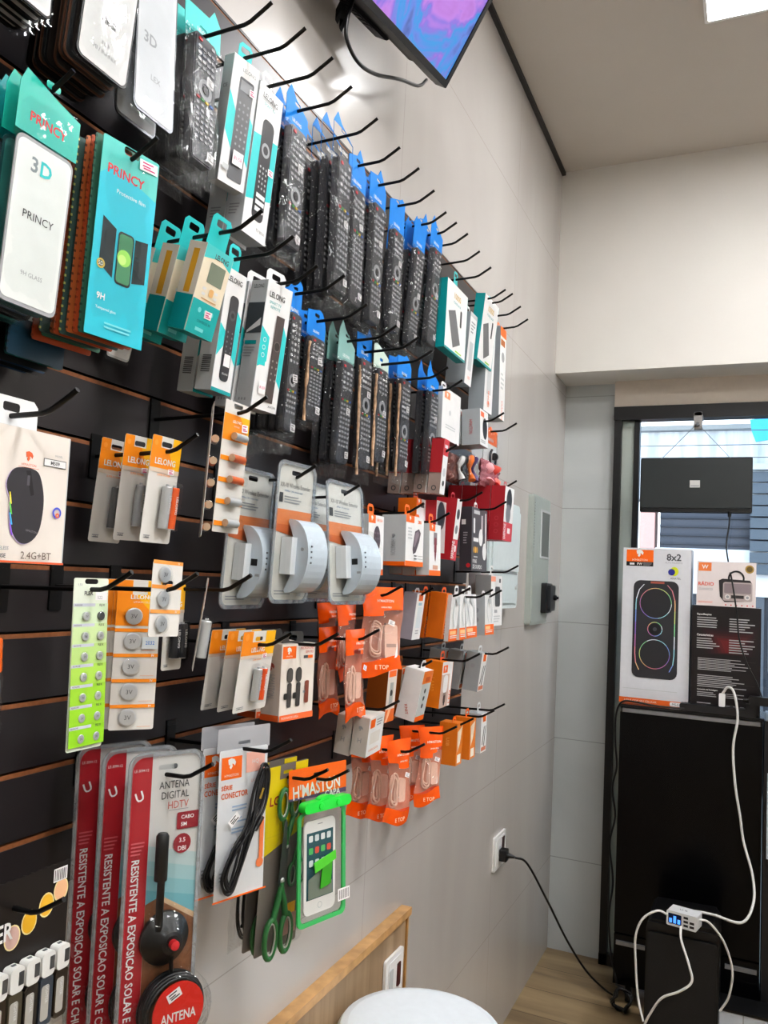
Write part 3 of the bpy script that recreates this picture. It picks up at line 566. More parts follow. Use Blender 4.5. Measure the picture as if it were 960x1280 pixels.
wcable([(.715, 3.385, .575), (.75, 3.40, .565), (.80, 3.42, .5), (.83, 3.44, .4), (.82, 3.45, .3), (.79, 3.45, .24)], .0045, 'white cable arching toward the floor behind the small black speaker')
o = empty('white_floor_carton', (.87, 3.62, 0)); mb = MB(); mb.box(-.085, .085, 0, .17, -.12, 0, mat('#C8CED6', .45)); mb.box(-.002, .002, .01, .168, .0, .0006, GREY); mb.build('carton', o, 'F'); mb = MB(); mb.box(-.09, .09, .17, .18, -.13, .004, BLACK); mb.build('black_lid', o, 'F'); tag(o, 'white two-door box with black lid on the floor under the cable', 'box')

# monitor hanging in the window
o = empty('hanging_monitor', (.63, 4.02, 2.15)); mb = MB(); mb.prism(rr(-.243, .243, 0, .255, .008), -.03, 0, mat('#1E2122', .4), sm=False); mb.prism(rr(-.236, .236, .02, .248, .008), 0, .006, mat('#262B2C', .42)); mb.build('rear_shell', o, 'F')
mb = MB(); mb.box(-.022, .022, .115, .148, .006, .008, mat('#C8C8C6', .5)); mb.box(-.018, .018, .12, .125, .008, .0083, GREY); mb.build('label_plate', o, 'F')
mb = MB(); mb.box(-.24, .24, 0, .014, -.034, .008, BLACK); mb.build('bottom_edge', o, 'F')
mb = MB(); mb.tube([(-.15, .25, .0), (.0, .41, .0)], .0014, DMETAL, 6); mb.tube([(.15, .25, .0), (.01, .41, .0)], .0014, DMETAL, 6); mb.build('hanging_wire', o, 'F')
tag(o, 'black screen seen from behind hanging on wires in the window', 'monitor')
mb = MB(); mb.prism(rr(.618, .655, 2.54, 2.621, .008), -4.06, -4.03, mat('#8C8A88', .5), sm=False); mb.lathe([(0, 0), (.008, 0), (.008, .03), (0, .03)], (.637, 2.56, -4.03), DMETAL, n=12); mb.box(.62, .654, 2.605, 2.6215, -4.17, -4.03, GREY); tag(mb.build('ceiling_hanger', None, 'F'), 'grey metal hanger holding the screen wires at the window head', 'hanger')
mb = MB(); mb.tube([(p[0], p[2], -p[1]) for p in path([(.78, 4.0, 2.155), (.78, 4.0, 2.1), (.77, 3.98, 2.0), (.785, 3.9, 1.9), (.80, 3.83, 1.83), (.82, 3.82, 1.7), (.83, 3.82, 1.6), (.86, 3.82, 1.5), (.9, 3.82, 1.42), (.92, 3.81, 1.366)])], .0035, BLACK, 7); mb.tube([(.78, 2.155, -4.0), (.78, 2.13, -4.0)], .008, BLACK); tag(mb.build('screen_cable', None, 'F'), 'black cord hanging from the window screen across the radio box', 'power cord')

# ---------------------------------------------------------------- street outside
def ext(name, label, cat, fn):
    mb = MB(); fn(mb); return tag(mb.build(name, None, 'F'), label, cat)
STW = nodemat('stained_white_wall', tile_nodes('#9EA2A6', '#D8DCE0', .8, ((2, 8.0),), '#AAAAAA', (6, 1, .7), .001))
bx('ground_outside', -8, 14, YF+.06, 16, -.3, -.14, mat('#8A8A88', .8))
o = empty('house_across_street', (0, 9, 0)); mb = MB(); mb.box(-6, 10, 2.75, 3.47, -.3, 0, STW); mb.box(-6, 10, 3.47, 3.52, -.35, .05, mat('#8E9090', .8)); mb.build('white_parapet', o, 'F')
mb = MB(); mb.box(.0, 10, 2.24, 2.75, -.3, .0, mat('#4A4E58', .6))
for i in range(6): mb.box(0, 10, 2.28+i*.09, 2.30+i*.09, 0, .02, mat('#3A3E48', .6))
mb.build('grey_slat_band', o, 'F'); mb = MB(); mb.box(-.04, 10, 1.78, 2.24, -.3, .04, mat('#D8DCE2', .7)); mb.build('white_band', o, 'F')
mb = MB(); mb.box(-6, 10, 0-.14, 1.78, -.3, 0, mat('#3C4048', .4)); mb.box(.9, 1.0, -.14, 1.78, 0, .03, mat('#5A6068', .5)); mb.build('dark_shopfront', o, 'F'); mb = MB(); mb.box(-.2, -.05, -.14, 2.75, -.3, .05, mat('#D8A8A0', .7)); mb.build('pink_pillar', o, 'F')
mb = MB(); mb.box(-6, -.26, 1.6, 2.75, -.3, 0, mat('#C8CCD0', .7)); mb.build('side_wall', o, 'F')
tag(o, 'white building across the street with stained parapet and dark slats', 'building')
mb = MB(); mb.prism([(.90, 3.27), (1.15, 3.31), (1.9, 3.29), (1.9, 3.62), (1.3, 3.52), (.845, 3.49), (.86, 3.38)], -8.62, -8.60, mat('#3AA6D8', .5, bump=.4, scale=6)); tag(mb.build('blue_tarp', None, 'F'), 'bright blue tarp on the building across the street', 'tarp')
o = empty('slatted_roller_door', (1.6, 8.9, 0)); mb = MB()
for i in range(9): mb.box(-.74, 3, 2.0+i*.115, 2.1+i*.115, -.05, .01*(i % 2), mat('#56606A', .5))
mb.box(-.76, 3.02, 3.04, 3.1, -.06, .03, mat('#B8BEC2', .5)); mb.build('slats', o, 'F'); tag(o, 'grey slatted shutter on the building across the street', 'shutter')
for i, (z, dz) in enumerate(((3.22, .0), (3.12, -.02), (2.98, .03), (2.9, .0))):
    mb = MB(); mb.tube([(x*.8-5, z+dz*x*.08+.03*math.sin(x*.3), -7.2-.05*i) for x in range(18)], .0035, DMETAL, 5); tag(mb.build('overhead_wire', None, 'F'), 'thin black wire strung across the street, %s of four' % ('topmost', 'second', 'third', 'lowest')[i], 'overhead wire', 'overhead street wires')

# ---------------------------------------------------------------- package builders (origin: middle of the top edge of the front face)
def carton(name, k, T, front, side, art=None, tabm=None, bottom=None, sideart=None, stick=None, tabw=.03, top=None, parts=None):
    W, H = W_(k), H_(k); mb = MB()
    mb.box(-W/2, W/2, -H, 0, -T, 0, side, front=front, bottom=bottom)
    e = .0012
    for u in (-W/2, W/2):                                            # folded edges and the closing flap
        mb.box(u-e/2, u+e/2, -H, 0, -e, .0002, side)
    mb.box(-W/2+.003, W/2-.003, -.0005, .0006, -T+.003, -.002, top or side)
    if art: art(Art(mb, W, H))
    if sideart:                                                      # printing on the side that faces the viewpoint
        sb = MB(); sideart(Art(sb, T, H, 0)); n0 = len(mb.v)
        mb.v += [(-W/2-.0008-p[2], p[1], p[0]-T/2) for p in sb.v]
        for f, mi, s in zip(sb.f, sb.m, sb.s): mb.f.append(tuple(n0+i for i in f)); mb.m.append(mb.mi(sb.mats[mi])); mb.s.append(s)
    o = mb.build(name)
    if tabm: hang_tab(o, hv(k), tabm, min(tabw, W*.8), wo=-T*.35)
    if stick: sticker(o, stick[0]*W-W/2, -stick[1]*H, .0012, .016 if W > .06 else .012, .011, rot=stick[2] if len(stick) > 2 else 3)
    if parts: parts(o, W, H)
    return o
def crinkle_bag(parent, W, H, D, m=CLEAR, name='clear_bag', seed=0, amp=.004, v0=0, flare=.0, front=.0):
    mb = MB()
    def side(sg):
        def fn(a, b):
            u = (a-.5)*W*(1+flare*b); e = min(1, 6*min(a, 1-a))*min(1, 7*min(b, 1-b)+.05)
            w = -D/2+sg*D/2*e+amp*noise.noise(Vector((a*4+seed, b*9, sg*3)))+front
            return (u+amp*1.5*noise.noise(Vector((a*3, b*7+seed, 5))), v0-b*H, w)
        return fn
    mb.sheet(8, 16, side(1), m); mb.sheet(8, 16, side(-1), m)
    return mb.build(name, parent)
def remote_body(parent, W, H, T, v0, w1, style=0, u=0, tilt=0, mats=(REMOTE, KEY)):
    mb = MB(); q = random.Random(style*7+1)
    mb.prism(rr(u-W/2, u+W/2, v0-H, v0, W*.16, 5), w1-T, w1-.0015, mats[0], sm=False)
    mb.prism(rr(u-W/2+.002, u+W/2-.002, v0-H+.002, v0-.002, W*.15, 5), w1-.0015, w1, mats[0])
    def key(x, y, a, b, m): mb.prism(rr(x-a, x+a, y-b, y+b, min(a, b)*.6, 2), w1, w1+.0012, m)
    for d in (-1, 1): key(u+d*W*.28, v0-H*.05, W*.08, H*.012, mat('#B03038', .4) if d < 0 else mats[1])
    rows = 4 if style % 3 else 7
    for r in range(rows):
        for c in range(3 if style % 2 else 4):
            nc = 3 if style % 2 else 4
            key(u+(c-(nc-1)/2)*W*.8/nc, v0-H*(.11+r*.05), W*.075, H*.012, mats[1] if q.random() < .8 else mat('#D8D8DA', .5))
    y = v0-H*(.14+rows*.05+.08)
    if style % 3 != 1:
        mb.prism(circ(u, y, W*.3, 22), w1, w1+.001, mats[1], holes=[circ(u, y, W*.17, 22)]); mb.prism(circ(u, y, W*.11), w1, w1+.0014, DARK)
        y -= H*.09
    else: y += H*.04
    for c, h in enumerate(('#B03038', '#3D9A48', '#D9B62C', '#3264B0')): key(u+(c-1.5)*W*.2, y, W*.07, H*.009, mat(h, .4))
    r = 1
    while y-H*.045*r > v0-H*.86:
        for c in range(4): key(u+(c-1.5)*W*.21, y-H*.045*r, W*.065, H*.0105, mats[1])
        r += 1
    mb.text('TV', u, v0-H*.94, w1+.0005, H*.018, mats[1], al='c')
    o = mb.build('remote_control', parent)
    return o
def bagged_remote(k, style=0, hdr=BLUE, beige=False, hh=.16, stick=True, rw=.8, lift=.05):
    """remote control in a clear crinkled bag under a folded card header"""
    W, H = W_(k), H_(k); o = empty('bagged_remote'); D = .021
    W = min(W, .085)
    remote_body(o, min(W*rw, .056), H*(.8-hh/3), .015, -H*hh, -.004, style)
    if beige:
        b = MB(); q = random.Random(style); n = 12
        Lp = [(-W*(.47+q.uniform(-.03, .02)), -H*(.96-(.9-hh)*i/n)) for i in range(n+1)]; Rp = [(-W*(.40+q.uniform(-.05, .04)), -H*(.96-(.9-hh)*i/n)) for i in range(n+1)]
        b.prism(Rp+Lp[::-1], -.007, -.0035, mat('#B8977A', .35, bump=1, scale=90, var=.45)); b.build('bag_reflection_strip', o)  # beige reflection in the bag, built as a jagged coloured strip
    h = MB(); q = random.Random(style+3); pk = q.choice((-.32, .1, .3)); hh_ = hv(k, -.012)
    top = max(.008, hh_+.01)
    hole = rr(-.009, .009, hh_-.0035, hh_+.0035, .003)
    h.prism([(-W*.5, -H*hh), (W*.5, -H*hh), (W*.5, top*.2-.012), (W*(pk+.2), top), (W*pk, top+lift*.35), (W*(pk-.14), top), (-W*.5, top*.4)], -.0124, -.0112, hdr, holes=[hole])
    h.text('LELONG', 0, -H*hh*.7, -.0109, H*.022, WHITE, W*.6, 'c', bold=True)
    h.build('header_card', o)
    crinkle_bag(o, W*1.02, H*(1.03-hh), D, seed=style*3.7, v0=-H*(hh-.02), amp=.0045)
    if stick:
        sticker(o, W*.1, -H*(.52 if style % 2 else .4), -.002, .016, .014, mat('#777777', .5), rot=q.uniform(-8, 8))
        sticker(o, W*.18, -H*.84, -.002, .016, .014, mat('#777777', .5), rot=q.uniform(-12, 8))
    return o
def film_pack(k, card, frame, texts, hdr=None, clear_hdr=.0, name='screen_film_pack', stick=None, bag=True, hdrtext=None):
    """phone screen film card inside a clear bag"""
    W, H = W_(k), H_(k); o = empty(name)
    mb = MB(); t0 = -H*clear_hdr
    mb.prism(rr(-W*.46, W*.46, -H*.97, t0-H*.02, W*.11, 6), -.003, -.0014, frame)
    mb.prism(rr(-W*.43, W*.43, -H*.952, t0-H*.036, W*.095, 6), -.0014, -.001, card)
    a = Art(mb, W, H, -.001)
    for t in texts: a.text(*t)
    mb.build('film_card', o)
    if hdr:
        h = MB(); hh_ = hv(k, -.014)
        h.prism([(-W/2, t0-H*.01), (W/2, t0-H*.01), (W/2, -.004), (W*.1, .004), (-W*.42, H*.07), (-W/2, .0)], -.0026, -.002, hdr, holes=[rr(-.01, .01, hh_-.004, hh_+.004, .003)])
        if hdrtext: h.text(hdrtext, 0, t0*.62, -.0018, .011, RED, W*.8, 'c', bold=True)
        h.build('header_card', o)
    if bag: crinkle_bag(o, W, H, .006, m=HARD, seed=len(texts)+W*100, amp=.0015)
    if stick: sticker(o, stick[0]*W-W/2, -stick[1]*H, -.0002)
    return o
RIM = film('#E4E8EC', .5, .08, .4, 30, .16, 'blister_rim', .4)
def blister(parent, u0, u1, v0, v1, d, m=HARD, name='clear_blister', r=.006, w0=0, flange=0, fr=None):
    mb = MB()
    if flange:
        mb.prism(rr(u0-flange, u1+flange, v0-flange, v1+flange, r+flange*.6), w0+.0008, w0+.0008, m)
        mb.prism(rr(u0-flange, u1+flange, v0-flange, v1+flange, r+flange*.6, 6), w0+.0009, w0+.003, RIM, holes=[rr(u0-flange*.3, u1+flange*.3, v0-flange*.3, v1+flange*.3, r+flange*.3, 6)])
    P = rr(u0, u1, v0, v1, r); Q = rr(u0+d*.12, u1-d*.12, v0+d*.12, v1-d*.12, r)
    n = len(P)
    mb.raw([(p[0], p[1], w0+.001) for p in P]+[(p[0], p[1], w0+d) for p in Q], [(i, (i+1) % n, n+(i+1) % n, n+i) for i in range(n)], m, True)
    mb.prism(Q, w0+d, w0+d, m); return mb.build(name, parent)
def cell(parent, u, v, r, h, m, w, ax='v', name='battery', tip=METAL, text=None, dark='#2A2A2C'):
    """cylinder cell with a metal nub and a printed sleeve"""
    mb = MB(); n = .06*h
    mb.lathe([(0, 0), (r*.96, 0), (r, h*.02), (r, h*.3), (r, h*.93), (r*.9, h*.95), (r*.35, h*.95), (r*.35, h), (0, h)], (u, v, w), m, ax, 16, [tip, tip, m, m, m, tip, tip, tip])
    return mb.build(name, parent)
def battery_card(k, cells, n_hole=True, name='battery_card', stick=True, cw=.52):
    W, H = W_(k), H_(k); o = empty(name); mb = MB(); hh_ = hv(k, -.012); t = .0008
    mb.prism(rr(-W/2, W/2, -H, 0, .004), -t, 0, PAPER, holes=[rr(-.011, .011, hh_-.0035, hh_+.0035, .003)])
    a = Art(mb, W, H); u = max(0, -hh_+.005)/H
    a.rect(.0, u, 1, .30, AMBER); a.rect(0, .003, .3, u, AMBER); a.rect(.7, .003, 1, u, YELLOW)
    a.poly([(.55, u), (1, u), (1, .3), (.8, .3)], YELLOW)
    a.text('LELONG', .5, .235, .06, WHITE, .7, 'c', bold=True)
    a.rect(0, .30, 1, .34, mat('#D9C6B4', .5)); a.text('SUPER POWER', .5, .36, .02, AMBER, .5, 'c')
    a.disc(.12, .07, .06, mat('#F8A040', .4))
    a.lines(.08, .3, .93, .97, 2, GREY); a.text('AAA', .12, .95, .02, DARK)
    mb.build('backing_card', o)
    r = .0072
    for i, c in enumerate(cells):
        b = cell(o, cw*W-W/2+(i-.5)*2.1*r*(1 if len(cells) > 1 else 0), -H*.86, r, H*.42, c, r+.001)
        tb = MB(); tb.text('LELONG', cw*W-W/2+(i-.5)*2.1*r, -H*.63, 2*r+.0014, .005, WHITE, .03, 'c', -90, True); tb.build('printed_name', b)
    blister(o, cw*W-W/2-2.4*r, cw*W-W/2+2.4*r, -H*.89, -H*.4, 2*r+.003)
    if stick: sticker(o, W*.22, -H*.32, .0006, .013, .008)
    return o
def pouch(k, content='cable', seed=0, lean=0, hdr=.3, band=.14, name='orange_pouch'):
    """glossy orange zip pouch, see-through in the middle, pinched by its own weight"""
    W, H = W_(k), H_(k); W = min(W, .12 if content != 'charger' else .15); o = empty(name)
    body = film('#FBE4DA', .2, .1, .9, 34, .06, 'pouch_window', .14); back = film('#F8CFC0', .1, .2, .5, 30, .6, 'pouch_back'); orange = mat('#EE5F0C', .25, bump=.5, scale=22, var=.12)
    mb = MB(); D = .03
    def fn(sg):
        def g(a, b):
            pin = 1-.16*math.sin(math.pi*min(1, b*1.15))*(1 if content != 'charger' else .4)
            u = (a-.5)*W*pin+.012*math.sin(b*5+seed)*b
            e = math.sin(math.pi*a)**.6*math.sin(math.pi*min(1, max(0, b)*.96+.02))**.7
            w = -D*.45+sg*D*.45*e+.004*noise.noise(Vector((a*3+seed, b*5, sg)))
            return (u, -b*H*(1+.05*math.sin(a*4+seed)), w)
        return g
    mf = lambda a, b: orange if (b < hdr+.05*math.sin(a*5+seed) or b > 1-band) else body
    mb.sheet(9, 18, fn(1), body, mf); mb.sheet(9, 18, fn(-1), body, lambda a, b: orange if (b < hdr or b > 1-band) else back)
    f = fn(1)
    for t, y, s in (("H'MASTON", hdr*.55, .034), ('LINHA PRO', hdr*.8, .02)):
        p = f(.5, y); mb.text(t, p[0], p[1], p[2]+.004, s*H, mat('#F8E4D4', .4), W*.62, 'c', bold=True)
    p = f(.5, 1-band*.5); mb.text('E TOP', p[0], p[1]+.002, p[2]+.005, .05*H, mat('#F8C8A4', .4), W*.5, 'c', bold=True)
    mb.build('printed_pouch', o)
    cable = MB(); wm = mat('#FAFAF8', .4)
    pts = []
    for i in range(56):
        t = i/55*2*math.pi*3.0; s = .5+.5*math.sin(t*.0+i*.02)
        pts.append((-W*.16+W*.13*math.cos(t)+.003*math.sin(i), -H*.56+H*.17*math.sin(t)-i*.0003, -D*.46+.004*math.sin(t*.7)))
    cable.tube(pts, .0022, wm, 6); cable.build('coiled_cable', o)
    if content == 'charger':
        c = MB(); c.prism(rr(W*.02, W*.32, -H*.82, -H*.44, .006), -.021, -.007, wm, sm=True)
        c.box(W*.06, W*.28, -H*.7, -H*.66, -.0069, -.0066, LGREY); c.box(W*.06, W*.28, -H*.44, -H*.42, -.018, -.009, LGREY)
        c.build('charger_block', o)
    else:
        c = MB(); c.prism(rr(W*.0, W*.26, -H*.76, -H*.48, .005), -.02, -.009, wm, sm=True); c.build('charger_block', o)
    sticker(o, W*.12, -H*.42, .004, .015, .01, GREY, rot=-20)
    return o

# ---------------------------------------------------------------- top row of the board
def heisi(a):
    pass

FC = mat('#D2D2D2', .5)
r0 = film_pack('a0', FC, DARK, [('FOR PHONE', .5, .8, .03, INK, .5, 'c')], name='screen_film_pack')
place(r0, 'a0', 'clear-bagged white screen film', 'of the corner bundle above the 3D film bundle', 'phone screen film', n=8, dx=.008)
r1 = film_pack('a1', FC, DARK, [('HEISI', .5, .55, .055, INK, .6, 'c', 0, True), ('FOR', .5, .74, .035, GREY, .3, 'c'), ('MI / INFINIX', .5, .81, .035, GREY, .5, 'c')])
r1b = film_pack('a1', mat('#3A3230', .4), DARK, []); r1c = film_pack('a1', mat('#4E5256', .35), mat('#6B4A3A', .5), [])
place(r1, 'a1', 'black-rimmed screen film card', 'of the thick top-row bundle', 'phone screen film', n=11, dx=.008, alts=[r1b, r1c], jit=.005)
r2 = film_pack('a2', mat('#C8CACE', .45), DMETAL, [('3D', .35, .50, .07, GREY, .4, 'c', 0, True), ('LEX', .5, .72, .035, GREY, .3, 'c')])
place(r2, 'a2', 'large silver-white screen film in clear bag', 'beside the thick top-row bundle', 'phone screen film', n=2, dx=.03)
place(bagged_remote('a3', 2, hdr=mat('#56C8C4', .3), hh=.14, rw=.62), 'a3', 'teal-topped bagged remote', 'of the top-row stack beside the boxed remotes', 'remote control', n=4, dx=.022)
def art_a4(a):
    a.poly([(0, .28), (.3, .42), (.3, .72), (0, .6)], TEAL); a.poly([(.72, .35), (1, .45), (1, .8), (.72, .7)], TEAL)
    a.rect(.3, .14, .86, .95, mat('#55565A', .3), .06); a.rect(.36, .16, .8, .24, mat('#8C8E92', .3))
    for r in range(8):
        for c in range(3): a.disc(.42+c*.16, .34+r*.055, .035, mat('#8C8E92', .4))
    a.rect(.38, .72, .78, .83, STICK); a.text('81/58', .58, .775, .03, PINK, .3, 'c')
    a.text('LELONG', .58, .09, .03, INK, .5, 'c'); a.rect(.05, .86, .28, .9, LGREY)
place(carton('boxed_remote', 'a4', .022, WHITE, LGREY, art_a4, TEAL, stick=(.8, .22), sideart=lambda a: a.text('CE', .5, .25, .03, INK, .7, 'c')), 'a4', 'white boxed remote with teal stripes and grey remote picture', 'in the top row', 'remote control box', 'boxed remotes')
def art_a5(a):
    a.poly([(0, .34), (1, .3), (1, .7), (0, .78)], TEAL); a.rect(.3, .2, .78, .88, mat('#3A3A3E', .3), .16)
    a.ring(.54, .40, .17, .07, mat('#9A9CA0', .4))
    for r in range(5):
        for c in range(3): a.disc(.42+c*.12, .52+r*.035, .03, mat('#B0B2B4', .4))
    for r in range(3): a.rect(.36, .7+r*.045, .72, .73+r*.045, WHITE)
    a.text('LELONG', .45, .07, .035, INK, .66, 'c', bold=True); a.text('SMART TV', .45, .12, .02, TEALD, .5, 'c'); a.text('TV BOX', .7, .94, .02, INK, .4, 'c')
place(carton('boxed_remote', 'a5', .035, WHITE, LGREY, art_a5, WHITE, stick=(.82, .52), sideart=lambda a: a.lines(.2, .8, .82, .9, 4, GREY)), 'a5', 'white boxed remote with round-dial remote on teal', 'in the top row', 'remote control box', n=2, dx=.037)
place(bagged_remote('a6', 0), 'a6', 'blue-topped bagged remote', 'of the stack right next to the boxed remotes', 'remote control', n=3, dx=.024)
place(bagged_remote('a8', 1), 'a8', 'blue-topped bagged remote', "of the top row's second blue stack", 'remote control', n=4, dx=.025)
place(bagged_remote('a9', 4), 'a9', 'blue-topped bagged remote with oval pads', "in front of the top row's third hook", 'remote control')
place(bagged_remote('a10', 6), 'a10', 'tall-peaked blue bagged remote', "of the top row's fourth remote hook", 'remote control', n=3, dx=.024)
place(bagged_remote('a11', 2, lift=.02), 'a11', 'wide blue-topped bagged remote', "on the top row's fifth remote hook", 'remote control')
place(bagged_remote('a12', 3), 'a12', 'dark side-on bagged remote', "of the top row's sixth remote hook", 'remote control', n=4, dx=.024)
place(bagged_remote('a13', 5), 'a13', 'blue-topped bagged remote', 'of the last top-row remote hook by the power banks', 'remote control', n=2, dx=.026)
def art_pb(a):
    a.text('10000', .5, .16, .09, mat('#C8A860', .4), .62, 'c', bold=True); a.text('POWER BANK', .5, .26, .035, TEALD, .6, 'c')
    a.poly([(.1, .45), (.42, .36), (.72, .8), (.38, .92)], mat('#5C5E62', .35)); a.rect(.66, .3, .74, .55, DARK, .03); a.rect(.5, .93, .8, .95, GREEN)
    a.rect(.0, .97, 1, 1, TEALD)
place(carton('power_bank_box', 'a14', .025, WHITE, TEALD, art_pb, TEAL, bottom=TEALD), 'a14', 'teal-edged white power bank box', 'hanging next to the last remotes', 'power bank box', 'power bank boxes')
def art_tall(a):
    a.rect(0, 0, 1, .06, LGREY); a.lines(.2, .8, .12, .3, 4, GREY, 2); a.rect(.25, .4, .75, .8, LGREY, .06); a.text('USB', .5, .9, .04, ORANGE, .6, 'c')
place(carton('accessory_box', 'a15', .06, WHITE, mat('#A4ABB0', .45), art_tall, WHITE), 'a15', 'narrow grey-sided white box', 'between the two power bank boxes', 'accessory box')
place(carton('power_bank_box', 'a16', .03, WHITE, TEALD, art_pb, TEAL, bottom=TEALD), 'a16', 'power bank box with broad teal side', 'at the far end of the top row', 'power bank box', 'power bank boxes')
place(carton('accessory_box', 'a17', .05, WHITE, mat('#A4ABB0', .45), lambda a: (art_tall(a), a.text('HDMI', .5, .85, .05, ORANGE, .7, 'c', 90)), WHITE), 'a17', 'tall grey-sided box', 'half hidden behind the broad teal power bank', 'accessory box')
def art_a18(a):
    a.rect(0, 0, 1, .1, ORANGE); a.rect(.1, .13, .8, .2, BROWN); a.disc(.5, .32, .25, GREY); a.lines(.2, .8, .5, .7, 4, LGREY, 1); a.text('NOVO', .5, .9, .05, ORANGE, .8, 'c', 90)
place(carton('accessory_box', 'a18', .05, WHITE, mat('#A4ABB0', .45), art_a18, ORANGE), 'a18', 'tall grey box with orange hanger', 'at the far upper corner of the board', 'accessory box')

# ---------------------------------------------------------------- second row
T_ = TEAL
b0 = film_pack('b0', mat('#E4E8E6', .3), SILV, [('3', .4, .33, .07, mat('#8A9498', .4), .2, 'r', 0, True), ('D', .44, .33, .07, TEAL, .2, 'l', 0, True), ('PRINCY', .5, .56, .036, INK, .62, 'c'), ('9H GLASS', .5, .82, .02, SILV, .4, 'c')], hdr=mat('#20B0A0', .35), clear_hdr=.2, hdrtext='PRINCY')
place(b0, 'b0', 'white 3D screen film with teal header', 'of the second-row bundle at the edge', 'phone screen film', n=6, dx=.016, alts=[film_pack('b0', mat('#3B7C78', .4), mat('#1E4C50', .4), [], hdr=mat('#20B0A0', .35), clear_hdr=.2), film_pack('b0', mat('#39506A', .4), DARK, [], hdr=TEALD, clear_hdr=.2)])
def princy():
    W, H = W_('b1'), H_('b1'); o = empty('screen_film_pack'); mb = MB(); hh_ = hv('b1', -.012)
    mb.prism(rr(-W/2, W/2, -H, 0, .003), -.0016, -.0008, mat('#5AC0B8', .35), holes=[rr(-.012, .012, hh_-.005, hh_+.005, .004)])
    a = Art(mb, W, H, -.0008); top = (.026)/H
    a.poly([(0, .2), (.22, .13), (1, .21), (1, 1), (0, 1)], mat('#2DB8CC', .35))
    a.text('PRINCY', .44, .155, .05, RED, .82, 'c', bold=True); a.text('Protective film', .3, .25, .022, WHITE, .62)
    a.poly([(.12, .40), (.36, .44), (.36, .69), (.12, .64)], mat('#16262A', .2)); a.poly([(.7, .45), (.93, .44), (.93, .66), (.7, .68)], mat('#16262A', .2))
    a.rect(.4, .44, .68, .71, mat('#0F1C1E', .2), .06); a.rect(.42, .45, .66, .70, mat('#3F7C58', .3), .05); a.disc(.53, .57, .12, mat('#8CC65A', .3)); a.disc(.5, .58, .07, mat('#B4DC7C', .3))
    a.disc(.15, .64, .07, mat('#B8A24A', .35)); a.disc(.15, .64, .045, mat('#2A4A3C', .35)); a.text('5D', .15, .64, .02, WHITE, .08, 'c')
    a.text('9H', .13, .80, .035, WHITE, .14, bold=True); a.text('Tempered glass', .13, .86, .018, WHITE, .45); a.lines(.3, .8, .92, .96, 2, mat('#7AD4DC', .4))
    mb.build('printed_envelope', o); crinkle_bag(o, W, H, .004, m=HARD, amp=.0012); sticker(o, W*.3, -.012, -.0002, .028, .013); return o
def plain_pack(k, c, edge):
    W, H = W_(k), H_(k); o = empty('screen_film_pack'); mb = MB(); hh_ = hv(k, -.012)
    mb.prism(rr(-W/2, W/2, -H, 0, .003), -.0016, -.0008, c, holes=[rr(-.012, .012, hh_-.005, hh_+.005, .004)])
    for i in range(26): v = -H*(i+.3)/26; mb.box(-W/2-.0006, -W/2+.002, v-H*.012, v, -.0018, -.0005, edge)
    a = Art(mb, W, H, -.0008); a.rect(.15, .3, .85, .8, mat('#C9D4D2', .4), .08); mb.build('printed_envelope', o); return o
place(princy(), 'b1', 'teal film envelope with phone pictures', 'of the thick second-row stack', 'phone screen film', n=10, dx=.009,
      alts=[plain_pack('b1', mat('#3E6E5C', .45), mat('#26443A', .5)), plain_pack('b1', mat('#B0522E', .45), mat('#8A3C22', .5)), plain_pack('b1', mat('#B86A3C', .45), mat('#5E3A2A', .5)), plain_pack('b1', mat('#46605C', .45), mat('#C8C070', .5))], jit=.006)
place(plain_pack('b0s', mat('#1F3F52', .35), mat('#16242C', .4)), 'b0s', 'dark film envelope', 'of the low stack under the white 3D films', 'phone screen film', n=6, dx=.011,
      alts=[plain_pack('b0s', mat('#1B6A66', .35), mat('#123A3C', .4)), plain_pack('b0s', mat('#1C1E22', .3), mat('#2E2A28', .4)), plain_pack('b0s', mat('#24466A', .35), mat('#14202C', .4))], jit=.008)
place(film_pack('b1w', WHITE, LGREY, [('CLEAR', .5, .8, .03, SILV, .4, 'c')], hdr=None), 'b1w', 'plain white screen film in a clear bag', 'low behind the teal envelopes', 'phone screen film')
def art_b2(a):
    a.rect(0, .0, 1, .62, mat('#F0E4CC', .4)); a.poly([(0, 0), (1, 0), (1, .18), (.6, .1), (0, .16)], mat('#55C8C8', .35))
    a.text('LELONG', .62, .09, .06, INK, .5, 'c', bold=True); a.rect(.28, .17, .84, .40, mat('#7F8878', .25), .03)
    for r, c in ((0, 0), (0, 2), (1, 0), (1, 2)): a.rect(.22+c*.22, .46+r*.06, .34+c*.22, .49+r*.06, WHITE)
    a.rect(.46, .45, .62, .54, mat('#E8B878', .4), .05); a.lines(.24, .84, .58, .61, 1, mat('#C8A070', .5))
    a.rect(0, .62, 1, 1, mat('#17A9A9', .4))
    for c in range(3): a.disc(.3+c*.22, .72, .06, mat('#7FD8D8', .4))
    a.text('CONTROLE AR', .55, .84, .03, mat('#0C5050', .4), .5, 'c'); a.rect(.3, .91, .6, .95, mat('#7FD8D8', .4))
def side_b2(a):
    a.rect(0, 0, 1, .6, mat('#DAD5C8', .4)); a.rect(.35, .08, .7, .58, mat('#D9A637', .4)); a.rect(0, .6, 1, 1, TEALD)
place(carton('boxed_air_conditioner_remote', 'b2', .03, CREAM, mat('#D8D4C8', .4), art_b2, TEAL, bottom=TEALD, sideart=side_b2, stick=(.62, .74), tabw=.045), 'b2', 'cream-and-teal air conditioner remote box', 'of the second-row hook', 'remote control box', n=3, dx=.045)
